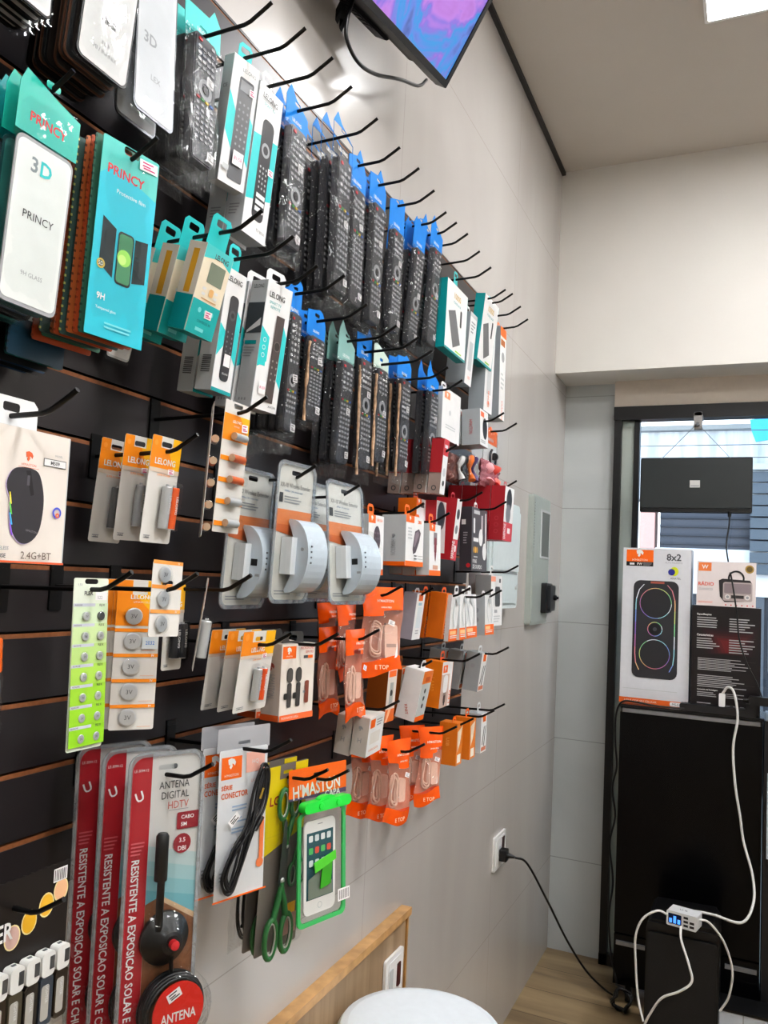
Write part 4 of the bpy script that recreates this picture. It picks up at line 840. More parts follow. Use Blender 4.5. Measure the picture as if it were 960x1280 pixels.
def art_b3(a):
    a.poly([(0, .45), (.3, .5), (.3, .62), (0, .72)], TEAL); a.poly([(.75, .3), (1, .36), (1, .75), (.75, .68)], TEAL); a.rect(0, .97, 1, 1, TEALD)
    a.text('LELONG', .42, .08, .045, INK, .75, 'c', bold=True); a.rect(.3, .2, .76, .9, mat('#39383C', .3), .16); a.disc(.53, .36, .16, mat('#4E4E52', .3)); a.disc(.53, .36, .08, mat('#2A2A2C', .3))
    for r in range(5):
        for c in range(2): a.disc(.42+c*.22, .5+r*.04, .035, mat('#77787C', .4))
    a.rect(.38, .68, .7, .78, STICK); a.text('LELONG', .53, .84, .016, WHITE, .3, 'c')
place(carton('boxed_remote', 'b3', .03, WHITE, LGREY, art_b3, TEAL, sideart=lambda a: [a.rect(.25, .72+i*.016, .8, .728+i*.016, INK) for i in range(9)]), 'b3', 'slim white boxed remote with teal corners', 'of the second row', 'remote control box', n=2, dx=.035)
def art_b4(a):
    a.poly([(0, .36), (.34, .43), (.34, .62), (0, .68)], TEAL); a.rect(0, .42, .3, .66, TEAL); a.poly([(.82, .3), (1, .38), (1, .8), (.82, .74)], TEAL)
    a.text('LELONG', .42, .1, .045, INK, .62, 'c', bold=True); a.text('SMART TV', .38, .16, .022, TEALD, .5, 'c'); a.text('REMOTE', .4, .195, .022, TEALD, .45, 'c')
    for i in range(3): a.ring(.16, .46+i*.06, .06, .015, WHITE)
    a.poly([(.5, .24), (.82, .24), (.78, .93), (.46, .93)], mat('#4A403E', .3)); a.disc(.66, .48, .13, mat('#332C2A', .3)); a.ring(.66, .48, .13, .02, mat('#6E6260', .4))
    for r in range(4):
        for c in range(2): a.disc(.57+c*.16, .6+r*.05, .03, mat('#8E8684', .4))
    a.rect(.16, .78, .42, .88, STICK); a.text('81/58', .29, .83, .022, PINK, .2, 'c'); a.text('XIAOMI', .75, .96, .02, INK, .3, 'c')
def side_b4(a):
    a.text('LELONG', .5, .05, .03, INK, .6, 'c'); a.rect(0, .18, 1, .42, mat('#4C5256', .4)); a.poly([(.1, .4), (.9, .3), (.9, .36), (.1, .42)], WHITE); a.rect(.1, .48, .8, .51, TEALD); a.lines(.1, .8, .53, .62, 4, GREY)
    q = random.Random(4)
    for i in range(3): a.rect(.2+i*.18, .93, .3+i*.18, .95, GREY)
place(carton('boxed_remote', 'b4', .035, WHITE, LGREY, art_b4, WHITE, sideart=side_b4, tabw=.05), 'b4', 'wider white smart TV remote box', 'of the second row', 'remote control box', n=2, dx=.04)
place(bagged_remote('b5', 3, hh=.1, lift=.02), 'b5', 'narrow blue-topped bagged remote', 'of the second-row stack beside the smart TV box', 'remote control', n=5, dx=.02)
place(bagged_remote('b6', 4, beige=True, hh=.2, lift=.01), 'b6', 'short blue-topped bagged remote', 'of the second-row short stack', 'remote control', n=2, dx=.025)
place(bagged_remote('b7', 1, hdr=mat('#8CB8B4', .35)), 'b7', 'pale-green-topped side-on bagged remote', 'of the second row', 'remote control', n=3, dx=.024)
place(bagged_remote('b8', 2, beige=True), 'b8', 'long blue-topped bagged remote', 'next to the pale green stack', 'remote control')
place(bagged_remote('b9', 5, hdr=mat('#C8DAD0', .4), beige=True, lift=.01), 'b9', 'whitish-topped bagged remote with beige reflection strip', 'in the second row', 'remote control')
place(bagged_remote('b10', 6, beige=True, lift=.02), 'b10', 'blue-topped bagged remote', 'of the second-row stack before the last remotes', 'remote control', n=3, dx=.024)
place(bagged_remote('b11', 0, lift=.07), 'b11', 'small-buttoned bagged remote', 'at the end of the second row', 'remote control', n=2, dx=.024)
def art_b12(a):
    a.rect(.1, .06, .4, .2, mat('#E89468', .4)); a.logo(.25, .13, .09, WHITE); a.disc(.42, .45, .05, LGREY); a.lines(.2, .8, .7, .8, 2, LGREY)
place(carton('accessory_box', 'b12', .07, WHITE, LGREY, art_b12, WHITE, bottom=mat('#7A3A34', .5), tabw=.04), 'b12', 'wide white box with small orange emblem', 'past the end of the second-row remotes', 'accessory box')
def art_b13(a):
    a.rect(.1, .06, .5, .2, mat('#E06838', .4)); a.disc(.6, .5, .28, DARK, .4); a.lines(.1, .7, .85, .95, 2, GREY)
place(carton('accessory_box', 'b13', .055, WHITE, mat('#B4BABE', .45), art_b13, mat('#D8605C', .4), sideart=lambda a: a.text('HMASTON', .5, .5, .1, mat('#C46A6A', .5), .4, 'c', -90)), 'b13', 'grey box with dark earphone picture', 'at the far end of the second row', 'accessory box', n=2, dx=.06)
def headset_bag(k):
    W, H = W_(k), H_(k); o = empty('bagged_headset'); mb = MB()
    hh_ = hv(k, -.012)
    mb.prism(rr(-W/2, W/2, -H*.3, .006, .004), -.012, -.011, ORANGE, holes=[rr(-.01, .01, hh_-.004, hh_+.004, .003)]); mb.text('HMASTON', 0, -H*.2, -.0105, .01, WHITE, W*.6, 'c', bold=True); mb.build('header_card', o)
    c = MB(); c.box(-W*.45, W*.45, -H*.97, -H*.3, -.012, -.010, WHITE); c.build('backing_card', o)
    e = MB(); e.tube([(W*(.1+.2*math.cos(t)), -H*(.62+.22*math.sin(t)), -.004) for t in [i*.35 for i in range(13)]], .004, DARK); e.lathe([(0, -.008), (.012, -.006), (.012, .004), (0, .006)], (W*.22, -H*.55, -.004), DARK, 'u'); e.build('earphone', o)
    crinkle_bag(o, W, H, .02, seed=3); return o
place(headset_bag('b14'), 'b14', 'orange-topped bag with black earphones', 'at the far end of the second row', 'earphones')
def art_b15(a):
    a.rect(0, 0, 1, .3, RED); a.rect(.2, .1, .8, .16, WHITE); a.disc(.5, .6, .3, LGREY); a.disc(.5, .8, .2, DARK)
place(carton('accessory_box', 'b15', .033, WHITE, mat('#A8948C', .45), art_b15, RED, bottom=mat('#B8A8A0', .45), sideart=lambda a: (a.rect(0, 0, 1, .62, mat('#B23038', .4)), a.ring(.5, .9, .2, .07, INK))), 'b15', 'red-topped slim box', 'of the stack under the last second-row remotes', 'accessory box', n=4, dx=.037)
def small_bag(k, cols, seed, name, film_m=CLEAR):
    W, H = W_(k), H_(k); o = empty(name); q = random.Random(seed)
    for i, c in enumerate(cols):
        mb = MB(); u = (i-(len(cols)-1)/2)*W*.8/len(cols); r = W*.3/len(cols)
        pts = [(u+.006*math.sin(j+seed), -H*(.12+.75*j/6), -.012+.004*math.cos(j)) for j in range(7)]
        mb.tube(pts, [r*(.7+.3*math.sin(j*1.3+i)) for j in range(7)], c, 8); mb.build('earphone_pouch', o)
    crinkle_bag(o, W, H, .026, m=film_m, seed=seed, amp=.009); return o
place(small_bag('b16', [mat('#7C5048', .5), mat('#5A3A36', .5), mat('#8C6058', .5)], 1, 'small_goods_bag', film('#C89088', .25, .15, .8, 30, .2)), 'b16', 'crumpled brownish clear bag', 'under the white emblem box', 'bag of small goods')
place(small_bag('b17', [WHITE, DARK], 2, 'small_goods_bag'), 'b17', 'small bag with white and black pieces', 'under the grey boxes', 'bag of small goods')
place(small_bag('b18', [mat('#F07820', .35), mat('#4A3470', .4)], 3, 'small_goods_bag'), 'b18', 'small bag with orange and purple pieces', 'under the grey boxes', 'bag of small goods')
place(small_bag('b19', [mat('#E8A8B0', .4), mat('#E0685C', .4)], 4, 'small_goods_bag', film('#E8A8B4', .3, .12, .9, 40, .35)), 'b19', 'shiny crumpled pink bag', 'above the row of red boxes', 'bag of small goods')

# ---------------------------------------------------------------- third row
def art_mouse(a):
    a.logo(.60, .2, .07, mat('#D8643C', .4)); a.text("H'MASTON", .60, .265, .02, mat('#D8643C', .4), .3, 'c'); a.rect(.5, .285, .7, .288, mat('#D8643C', .4))
    a.text('MODEL', .93, .16, .016, GREY, .2, 'r'); a.rect(.74, .19, .97, .25, INK); a.rect(.745, .195, .965, .245, WHITE); a.text('M509', .855, .22, .03, INK, .2, 'c', bold=True)
    b = [(.5, .37), (.56, .34), (.64, .345), (.68, .39), (.71, .52), (.71, .66), (.69, .78), (.64, .85), (.58, .86), (.53, .80), (.5, .68), (.5, .58), (.47, .47)]
    fx = lambda x: .40+(x-.47)*1.5
    fy = lambda y: .29+(y-.34)*1.08
    b = [(fx(x), fy(y)) for x, y in b]; b = [(p[0], p[1]) for p in smooth_loop([(x, y, 0) for x, y in b], 5)]
    a.poly([(x-.006, y+.004) for x, y in b], mat('#C8B8E0', .3)); a.poly(b, mat('#333136', .35))
    a.poly([(fx(x), fy(y)) for x, y in ((.585, .36), (.615, .355), (.645, .52), (.625, .53))], mat('#1A191C', .3)); a.rect(fx(.595), fy(.39), fx(.612), fy(.46), mat('#55535A', .3))
    for i, c in enumerate(('#E6D44A', '#6CCB5C', '#4AA8E0', '#8A5CD0')): a.poly([(fx(x), fy(y)) for x, y in ((.49+i*.004, .52+i*.07), (.497+i*.004, .52+i*.07), (.51+i*.006, .60+i*.07), (.50+i*.006, .60+i*.07))], mat(c, .3, emit=.2))
    a.text('HMASTON', .66, .76, .016, mat('#8A888C', .4), .18, 'c', -8); a.ring(.9, .60, .045, .016, mat('#4A58C8', .4)); a.ring(.905, .62, .02, .012, mat('#E07040', .4))
    a.text('WIRELESS', .3, .895, .026, GREY, .5, bold=True); a.text('MOUSE', .3, .95, .03, INK, .24, bold=True); a.text('2.4G+BT', .57, .94, .055, mat('#6A5A50', .4), .36, bold=False)
    a.rect(0, .985, 1, 1, mat('#D8643C', .4))
place(carton('mouse_box', 'c0', .045, mat('#E2DAD2', .45), LGREY, art_mouse, WHITE, tabw=.07), 'c0', 'white box with a black computer mouse picture', 'in the third row', 'computer mouse box')
cb = lambda h: mat(h, .3)
place(battery_card('c1', [METAL, cb('#E0622A')], cw=.66), 'c1', 'orange-topped battery card', 'of the hook right of the mouse box', 'battery card', n=3, dx=.045,
      alts=[battery_card('c1', [cb('#A8A8AA'), cb('#8C3A26')], cw=.66), battery_card('c1', [cb('#77777A'), cb('#5C5C60')], cw=.66)])
def battery_strip(k, w2=None):
    W, H = w2 or W_(k), H_(k); o = empty('battery_strip'); mb = MB(); hh_ = hv(k, -.012)
    mb.prism(rr(-W/2, W/2, -H, 0, .002), -.0008, 0, PAPER, holes=[rr(-.012, .012, hh_-.0035, hh_+.0035, .003)])
    a = Art(mb, W, H); a.rect(0, .1, 1, .30, AMBER); a.poly([(.6, .1), (1, .1), (1, .25)], YELLOW); a.text('LELONG', .5, .15, .022, WHITE, .7, 'c', bold=True); a.text('ALKALINE', .5, .185, .011, WHITE, .45, 'c')
    for i in range(5):
        if i: a.rect(0, .31+(i-1)*.165+.11, 1, .345+(i-1)*.165+.11, AMBER)
        a.text('12V', .85, .33+(i-1)*.165+.11, .012, WHITE, .14, 'c')
    mb.build('backing_card', o)
    for i in range(5):
        cell(o, -W*.2, -H*(.265+i*.165), .0058, W*.5, cb('#C8602C') if i in (1, 2) else METAL, .0068, 'u', tip=cb('#B8A088'))
        blister(o, -W*.3, W*.4, -H*(.265+i*.165)-.009, -H*(.265+i*.165)+.009, .014, r=.006)
    return o
bs = battery_strip('c3'); sticker(bs, W_('c3')*.3, -.036, .001, .016, .012)
place(bs, 'c3', 'orange-topped strip of five small batteries', 'hanging beside the wireless extenders', 'battery strip')
place(battery_strip('c2', .05), 'c2', 'battery strip seen edge-on', 'left of the orange-topped strip', 'battery strip', yaw=40, held=False)
def extender(k, socket=True):
    W, H = W_(k), H_(k); o = empty('wireless_extender_pack'); hh_ = hv(k, -.012)
    mb = MB(); mb.prism(rr(-W/2, W/2, -H, 0, .006), -.0014, -.0004, PAPER, holes=[rr(-.014, .014, hh_-.004, hh_+.004, .003)])
    a = Art(mb, W, H, -.0004); a.text('XX-10 Wireless Extender', .5, .16, .034, INK, .86, 'c'); a.text('300Mbps  2.4G  Antena dupla', .45, .205, .018, mat('#3A6A98', .5), .6, 'c')
    a.rect(.06, .22, .16, .29, INK); a.lines(.2, .8, .24, .3, 3, GREY, 3); a.rect(0, .34, 1, .45, mat('#D9824E', .45)); a.poly([(0, .45), (1, .45), (1, .56), (0, .5)], mat('#C96A3A', .45))
    a.rect(.72, .9, .86, .97, LGREY); a.lines(.1, .6, .93, .97, 2, GREY); mb.build('printed_card', o)
    body = mat('#C6D0DA', .25, spec=.6); d = MB()
    H1 = -H*.42; H2 = -H*.93; R = (H1-H2)/2*1.06; c = (H1+H2)/2; dep = .042
    P = []
    for i in range(17):
        t = math.pi/2-math.pi*i/16; P.append((c+R*math.sin(t), .004+dep*max(0, math.cos(t))**.85))
    Q = [(c-R*.93+2*R*.93*i/12, .002+dep*.42*math.sin(math.pi*i/12)) for i in range(13)]
    d.prism(P+Q, -W*.16, W*.42, body, ax='u', sm=False)
    d.box(-W*.3, W*.12, c-R*.5, c+R*.5, .001, .022, mat('#DDE2E6', .35)); d.box(-W*.12, W*.25, c-R*.45, c+R*.45, .02, .036, mat('#DDE2E6', .35))
    dv = d.build('wifi_extender', o)
    s = MB()
    if socket: s.box(-W*.163, -W*.155, c-.005, c+.006, .024, .036, BLACK); s.box(-W*.164, -W*.16, c-.022, c-.018, .034, .042, GREY)
    else: s.lathe([(0, 0), (.003, 0), (.003, -.001), (0, -.001)], (-W*.16, c+.012, .034), GREY, 'u')
    for i in range(4): s.box(-W*.08, -W*.05, c+.016-i*.009, c+.019-i*.009, .0452, .0466, DMETAL)
    s.build('socket_and_lights', dv)
    blister(o, -W*.47, W*.47, -H*.985, -.005, .058 if False else .012, r=.012, flange=.009, w0=-.0002, name='clear_blister')
    b = MB(); PP = [(c+(R+.006)*math.sin(math.pi/2-math.pi*i/14), .010+(dep+.003)*max(0, math.cos(math.pi/2-math.pi*i/14))**.85) for i in range(15)]
    for i in range(14): b.face([(-W*.25, *PP[i]), (-W*.25, *PP[i+1]), (W*.45, *PP[i+1]), (W*.45, *PP[i])], HARD, True)
    for u in (-W*.25, W*.45): b.prism(PP, u, u, HARD, ax='u')
    b.build('clear_blister', o); return o
place(extender('c4'), 'c4', 'white arched wifi extender in clear blister', 'half behind the battery strip', 'wifi extender', 'wifi extenders in blisters')
place(extender('c5', False), 'c5', 'white arched wifi extender in clear blister', 'hanging furthest forward in the third row', 'wifi extender', 'wifi extenders in blisters')
place(extender('c6'), 'c6', 'black-socketed white wifi extender', 'of the hook beside the hair brush box', 'wifi extender', n=2, dx=.07)
def orange_head(a, w=.45): a.rect(0, .0, w, .14, ORANGE); a.logo(w/2, .06, .08, WHITE); a.rect(0, .9, 1, 1, ORANGE)
def art_brush(a):
    orange_head(a); a.text('BRUSH', .72, .08, .05, ORANGE, .4, 'c'); a.disc(.55, .4, .22, mat('#4A3C44', .35), .36); a.poly([(.46, .58), (.64, .58), (.58, .86), (.5, .86)], mat('#4A3C44', .35))
    for i in range(9): a.disc(.43+(i % 3)*.12, .3+(i//3)*.09, .03, mat('#7A6A72', .4))
    a.lines(.05, .35, .75, .85, 3, GREY)
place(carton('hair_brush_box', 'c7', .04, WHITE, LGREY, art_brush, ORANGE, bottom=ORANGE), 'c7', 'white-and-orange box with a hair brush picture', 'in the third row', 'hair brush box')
def art_shaver(a):
    orange_head(a); a.text('2800', .75, .1, .07, ORANGE, .4, 'c', bold=True); a.poly([(.5, .3), (.72, .24), (.82, .32), (.74, .5), (.56, .72), (.42, .76), (.38, .66)], mat('#55484E', .35)); a.poly([(.52, .33), (.68, .28), (.72, .36), (.5, .62), (.44, .6)], mat('#8A7A82', .35))
    a.lines(.1, .35, .24, .5, 4, LGREY, 5); a.rect(.45, .78, .6, .8, DARK); a.rect(.6, .785, .95, .79, DARK); a.rect(.45, .84, .6, .86, DARK); a.rect(.6, .845, .95, .85, DARK)
place(carton('shaver_box', 'c8', .06, WHITE, LGREY, art_shaver, ORANGE, bottom=ORANGE, sideart=lambda a: (a.logo(.5, .42, .08, GREY), a.text('HMASTON', .5, .65, .1, GREY, .3, 'c', -90), a.rect(0, .92, 1, 1, ORANGE))), 'c8', 'white-and-orange box with a dark shaver picture', 'in the third row', 'shaver box')
def art_trim(a):
    orange_head(a, .5); a.rect(.38, .16, .66, .4, mat('#8A8284', .35)); a.rect(.42, .26, .62, .56, mat('#7A3038', .35), .06); a.poly([(.44, .56), (.6, .56), (.54, .72), (.5, .72)], mat('#7A3038', .35)); a.rect(.3, .8, .75, .88, mat('#D8A890', .4))
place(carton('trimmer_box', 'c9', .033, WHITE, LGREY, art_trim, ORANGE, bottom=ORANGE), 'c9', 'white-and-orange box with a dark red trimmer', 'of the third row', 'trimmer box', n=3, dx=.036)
def art_red(a):
    a.rect(0, 0, 1, .64, WHITE); a.disc(.5, .25, .3, mat('#2A2A2E', .3), .36); a.disc(.45, .5, .26, mat('#77787C', .4), .3); a.rect(0, .66, 1, 1, mat('#C43440', .4)); a.text('EARPHONE', .16, .83, .14, WHITE, .28, 'c', 90, True); a.rect(.45, .76, .75, .86, WHITE)
RS = mat('#B12E38', .4)
def side_red(a):
    for i in range(3): a.ring(.5, .6+i*.12, .14, .03, mat('#C85058', .4))
place(carton('earphone_box', 'c10', .06, WHITE, RS, art_red, RS, sideart=side_red), 'c10', 'broad-sided red earphone box', 'beside the black earphone box', 'earphone box')
def art_oval(a): a.rect(0, 0, 1, 1, mat('#B4AAA8', .4)); a.disc(.5, .28, .4, BLACK, .5)
place(carton('earphone_box', 'c10a', .055, LGREY, RS, art_oval, RS), 'c10a', 'red-sided box with a black oval', 'behind the broad-sided red box', 'earphone box')
place(carton('charger_box', 'c8b', .05, WHITE, mat('#D8701C', .4), lambda a: (orange_head(a), a.rect(.4, .1, .7, .16, INK)), ORANGE), 'c8b', 'orange-sided white box', 'behind the shaver box', 'charger box')
def art_fone(a):
    for x, y0, y1 in ((.62, .1, .46), (.86, .05, .68)):
        a.rect(x, y0, x+.07, y1, WHITE); a.disc(x-.04, y1, .13, WHITE, .17); 
    a.rect(.12, .04, .5, .1, LGREY); a.rect(.1, .17, .2, .41, WHITE, .03); a.rect(.1, .48, .42, .54, WHITE); a.rect(.1, .62, .38, .72, mat('#E0A82C', .4), .08); a.ring(.24, .67, .09, .03, INK); a.rect(.12, .77, .36, .79, LGREY)
    a.text('FONE', .06, .85, .06, WHITE, .5, bold=True); a.text('DE OUVIDO', .06, .935, .065, WHITE, .9, bold=True)
DG = mat('#4B4A4E', .45)
place(carton('earphone_box', 'c11', .035, DG, mat('#3E3C42', .45), art_fone, WHITE, sideart=lambda a: (a.rect(.15, .2, .5, .28, WHITE), a.lines(.3, .7, .4, .6, 5, GREY), a.disc(.75, .92, .18, RED))), 'c11', 'dark grey earphone box with white earbuds', 'at the far end of the third row', 'earphone box')
place(carton('earphone_box', 'c12', .044, WHITE, RS, art_red, RS, sideart=side_red), 'c12', 'red-sided white earphone box', 'of the four-box red row', 'earphone box', n=4, dx=.046, jit=.001)

# ---------------------------------------------------------------- fourth row
def coin(parent, u, v, r, m, w=.0, name='coin_cell', shell=True):
    mb = MB(); mb.lathe([(0, .0006), (r, .0006), (r, .0032), (r*.86, .0036), (0, .0036)], (u, v, w), m, n=22)
    mb.text('3V', u, v, w+.0039, r*.5, DMETAL, r, 'c')
    o = mb.build(name, parent)
    if shell:
        b = MB(); b.lathe([(r*1.25, .0004), (r*1.18, .005), (r*.9, .006), (0, .006)], (u, v, w), HARD, n=22); b.build('clear_bubble', o)
    return o
def flex_strip(k):
    W, H = W_(k), H_(k); o = empty('button_cell_strip'); mb = MB(); hh_ = hv(k, -.01)
    g1 = mat('#A9D838', .4); mb.prism(rr(-W/2, W/2, -H, 0, .003), -.0008, 0, mat('#E4ECDC', .4), holes=[rr(-.011, .011, hh_-.003, hh_+.003, .003)])
    a = Art(mb, W, H); a.text('1.5V', .12, .04, .014, GREY, .3); a.text('FLEX', .3, .09, .024, INK, .5, bold=True); a.rect(.62, .08, .96, .13, STICK); a.text('522', .68, .115, .02, GREY, .3)
    for i in range(7):
        y = .15+i*.118; g = ('#D4E6C4', '#CBE2A8', '#BCDc88', '#ADD85A', '#9ED23C', '#98D030', '#92CE28')[i]
        a.rect(0, y, 1, y+.118, mat(g, .4)); a.rect(0, y, .62, y+.018, mat('#C8CCD8', .4)); a.text('ALKALINE', .04, y+.009, .009, INK, .4); a.text('FLE X', .74, y+.01, .013, INK, .24, bold=True)
    a.text('www.flexgold.com.br', .5, .985, .01, INK, .7, 'c'); mb.build('backing_card', o)
    for i in range(7):
        for s in (-1, 1): coin(o, W*(.06+s*.22 if True else 0), -H*(.225+i*.118), .0052, METAL if (i, s) != (0, 1) else DMETAL, name='button_cell')
    return o
place(flex_strip('d0'), 'd0', 'green strip of fourteen button cells', 'in the fourth row', 'button battery strip')
def coin_card(k, n, x=.4, top=True):
    W, H = W_(k), H_(k); o = empty('coin_battery_card'); mb = MB(); hh_ = hv(k, -.013)
    mb.prism(rr(-W/2, W/2, -H, 0, .003), -.0008, 0, PAPER, holes=[rr(-.012, .012, hh_-.003, hh_+.003, .003)]); a = Art(mb, W, H)
    if top:
        a.rect(0, .1, 1, .31, AMBER); a.poly([(.4, .1), (1, .1), (1, .28)], YELLOW); a.rect(0, .003, .34, .1, AMBER); a.rect(.68, .003, 1, .1, YELLOW); a.text('LELONG', .56, .115, .03, WHITE, .6, 'c', bold=True); a.text('LITHIUM CELL', .56, .15, .012, WHITE, .5, 'c')
        ys = [.245+i*.168 for i in range(n)]
        for y in ys[1:]: a.rect(0, y-.085, 1, y-.062, AMBER); a.text('3V', .88, y-.073, .014, WHITE, .1, 'c', bold=True); a.lines(.62, .95, y+.06, y+.07, 1, mat('#E0B8A0', .5))
        a.rect(.62, ys[1]-.03, .98, ys[1]+.05, mat('#D8E0E4', .4)); a.text('2032', .7, ys[1]+.01, .025, BLUE, .2); r = .0115
    else:
        ys = [.17+i*.33 for i in range(n)]; r = .0105
        for y in ys: a.rect(0, y-.19, 1, y-.14, mat('#EDA050', .4)); a.text('3V', .85, y-.165, .03, WHITE, .1, 'c')
    mb.build('backing_card', o)
    for y in ys: coin(o, -W/2+x*W, -H*y, r, METAL)
    return o
place(coin_card('d1', 5), 'd1', 'orange-topped card of five coin batteries', 'of the fourth row', 'coin battery card', n=5, dx=.009)
place(coin_card('d2', 3, .36, False), 'd2', 'short card of three coin batteries', 'in front of the five-coin cards', 'coin battery card', roll=-2)
place(battery_card('d3', [cb('#2C2C30'), cb('#3A3A3E')], cw=.55, stick=False), 'd3', 'black-celled battery card', 'behind the short coin card', 'battery card')
place(battery_card('d4', [METAL, METAL], cw=.55, stick=False), 'd4', 'sideways-turned battery card with silver cells', 'on the fourth row', 'battery card', yaw=38)
def sliver(k):
    W, H = W_(k), H_(k); o = empty('bagged_accessory'); mb = MB(); mb.prism(rr(-W/2, W/2, -H*.36, 0, .003), -.0095, -.0085, ORANGE); mb.text('LELONG', 0, -H*.2, -.008, .008, WHITE, W*.7, 'c', bold=True); mb.build('header_card', o)
    c = MB(); c.prism(rr(-W*.4, W*.4, -H*.95, -H*.4, .005), -.016, -.004, mat('#4A4E54', .3)); c.build('dark_adapter', o); crinkle_bag(o, W, H, .018); return o
place(sliver('d5'), 'd5', 'orange-topped bag with dark adapter', 'at the photo edge under the mouse box', 'adapter')
place(pouch('d6', 'charger', 1), 'd6', 'big orange pouch with white charger and cable', 'nearest the wifi extenders', 'charger pouch')
place(pouch('d7', 'cable', 2, hdr=.25), 'd7', 'orange pouch', 'of the pair behind the big charger pouch', 'charger pouch', n=2, dx=.045)
def art_white(a): a.rect(.25, .02, .75, .16, mat('#E07038', .4)); a.rect(.3, .2, .7, .26, mat('#9CC4D4', .4)); a.rect(.25, .3, .8, .75, mat('#D4DEE2', .4)); a.lines(.3, .7, .8, .9, 2, GREY)
place(carton('cable_box', 'd8', .035, WHITE, mat('#ABA6B0', .45), art_white, WHITE, bottom=ORANGE), 'd8', 'lilac-grey-sided cable box', 'next to the big orange pouch', 'cable box')
OB = mat('#C9690F', .45)
def art_orange(a): a.rect(0, 0, 1, 1, mat('#E07820', .4)); a.poly([(.2, .1), (.8, 0), (.9, .2), (.5, .7)], mat('#F4D8C0', .4)); a.text('CABO USB', .5, .72, .2, WHITE, .4, 'c', 90, True)
place(carton('cable_box', 'd9', .045, ORANGE, OB, art_orange, mat('#E06830', .4), bottom=ORANGE), 'd9', 'plain orange cable box', 'of the orange pair in the fourth row', 'cable box', n=2, dx=.05)
def art_cab(a):
    a.rect(0, .74, 1, 1, ORANGE); a.rect(.08, .78, .6, .86, mat('#F8C890', .4)); a.lines(.1, .9, .88, .96, 2, WHITE)
    for s in (-1, 1):
        for i in range(12):
            x = .5+s*(.12+.16*math.sin(i/11*math.pi)); y = .1+i*.05; a.rect(x-.03, y, x+.03, y+.055, mat('#C4C8CA', .4))
    a.disc(.5, .12, .14, mat('#C4C8CA', .4))
for k_, wh in (('d10a', 'nearest the orange cable boxes'), ('d10b', 'in the middle of its trio'), ('d10c', 'next to the silver-sided cable box')):
    place(carton('cable_box', k_, .012, WHITE, LGREY, art_cab, WHITE, bottom=ORANGE), k_, 'white cable card with orange foot', wh, 'cable box', 'white cable cards')
place(carton('cable_box', 'd11', .05, WHITE, mat('#B0B4B8', .45), art_cab, WHITE, bottom=LGREY, sideart=lambda a: (a.disc(.5, .38, .15, GREY), a.disc(.5, .62, .15, GREY))), 'd11', 'silver-sided white cable box', 'last in the fourth row', 'cable box')
def art_d12(a): a.rect(0, .02, .4, .12, mat('#EC9C80', .4)); a.rect(.7, .06, .85, .14, INK); a.rect(.35, .22, .8, .62, mat('#4A4E52', .3), .08); a.rect(.3, .68, .55, .74, GREY); a.lines(.15, .85, .8, .95, 3, LGREY)
place(carton('charger_box', 'd12', .05, WHITE, mat('#9C9C9C', .45), art_d12, WHITE), 'd12', 'white box with a black device picture', 'beyond the silver-sided cable box', 'charger box')
place(carton('charger_box', 'd13', .04, mat('#B8AEA8', .45), WHITE, lambda a: a.rect(.2, .1, .9, .6, mat('#A89C96', .45)), WHITE), 'd13', 'beige-faced white box', 'half behind the black device box', 'charger box')

# ---------------------------------------------------------------- fifth row
place(pouch('e3', 'cable', 3, hdr=.28), 'e3', 'twisted orange pouch', 'of the hook below the big charger pouch', 'charger pouch', n=2, dx=.06)
place(battery_card('e1', [METAL, cb('#E0561A')], cw=.55), 'e1', 'orange-topped battery card', 'of the hook beside the microphone box', 'battery card', n=3, dx=.03)
def art_mic(a):
    a.rect(.03, .03, .42, .19, ORANGE); a.logo(.22, .09, .09, WHITE); a.text("H'MASTON", .22, .16, .02, WHITE, .3, 'c'); a.text('MICROFONE', .95, .06, .035, mat('#C84A3C', .4), .42, 'r'); a.text('SEM FIO', .95, .115, .035, mat('#C84A3C', .4), .36, 'r'); a.rect(.65, .16, .78, .2, INK); a.rect(.78, .16, .93, .2, ORANGE)
    for x in (.26, .52):
        a.rect(x-.09, .31, x+.09, .51, mat('#45423F', .4), .09); a.rect(x-.065, .51, x+.065, .83, mat('#3E3A38', .4), .04); a.rect(x-.16, .64, x-.05, .72, mat('#2C2A28', .4), .03)
    a.rect(.72, .5, .84, .8, mat('#7A4030', .4), .03); a.rect(.66, .63, .73, .66, GREY); a.rect(0, .92, 1, 1, mat('#E8703A', .4)); a.text('MICROFONE DE LAPELA', .3, .96, .03, WHITE, .5, 'c')
place(carton('microphone_box', 'e2', .04, mat('#DDD5CC', .45), mat('#BDB4AC', .45), art_mic, mat('#3A3836', .45), bottom=ORANGE, tabw=.06, sideart=lambda a: (a.logo(.5, .3, .1, mat('#A05040', .5)), a.text('HMASTON', .5, .55, .14, GREY, .3, 'c', -90), a.rect(0, .92, 1, 1, mat('#D0602C', .4)))), 'e2', 'white box with two lapel microphones', 'of the fifth row', 'microphone box', n=2, dx=.042)
def art_brown(a): a.rect(0, 0, 1, 1, mat('#D8CEC4', .45)); a.rect(.1, .02, .9, .14, ORANGE); a.rect(.3, .25, .7, .7, mat('#A8A8A4', .4)); a.disc(.5, .45, .14, DARK); a.rect(0, .76, 1, 1, mat('#D86A24', .4)); a.poly([(.3, .76), (.6, .76), (.2, 1), (0, 1)], mat('#F0B890', .4))
BR = mat('#8E4C12', .5)
place(carton('charger_box', 'e4', .05, PAPER, BR, art_brown, BR, bottom=BR), 'e4', 'brown-sided charger box', 'below the big charger pouch', 'charger box', held=False)
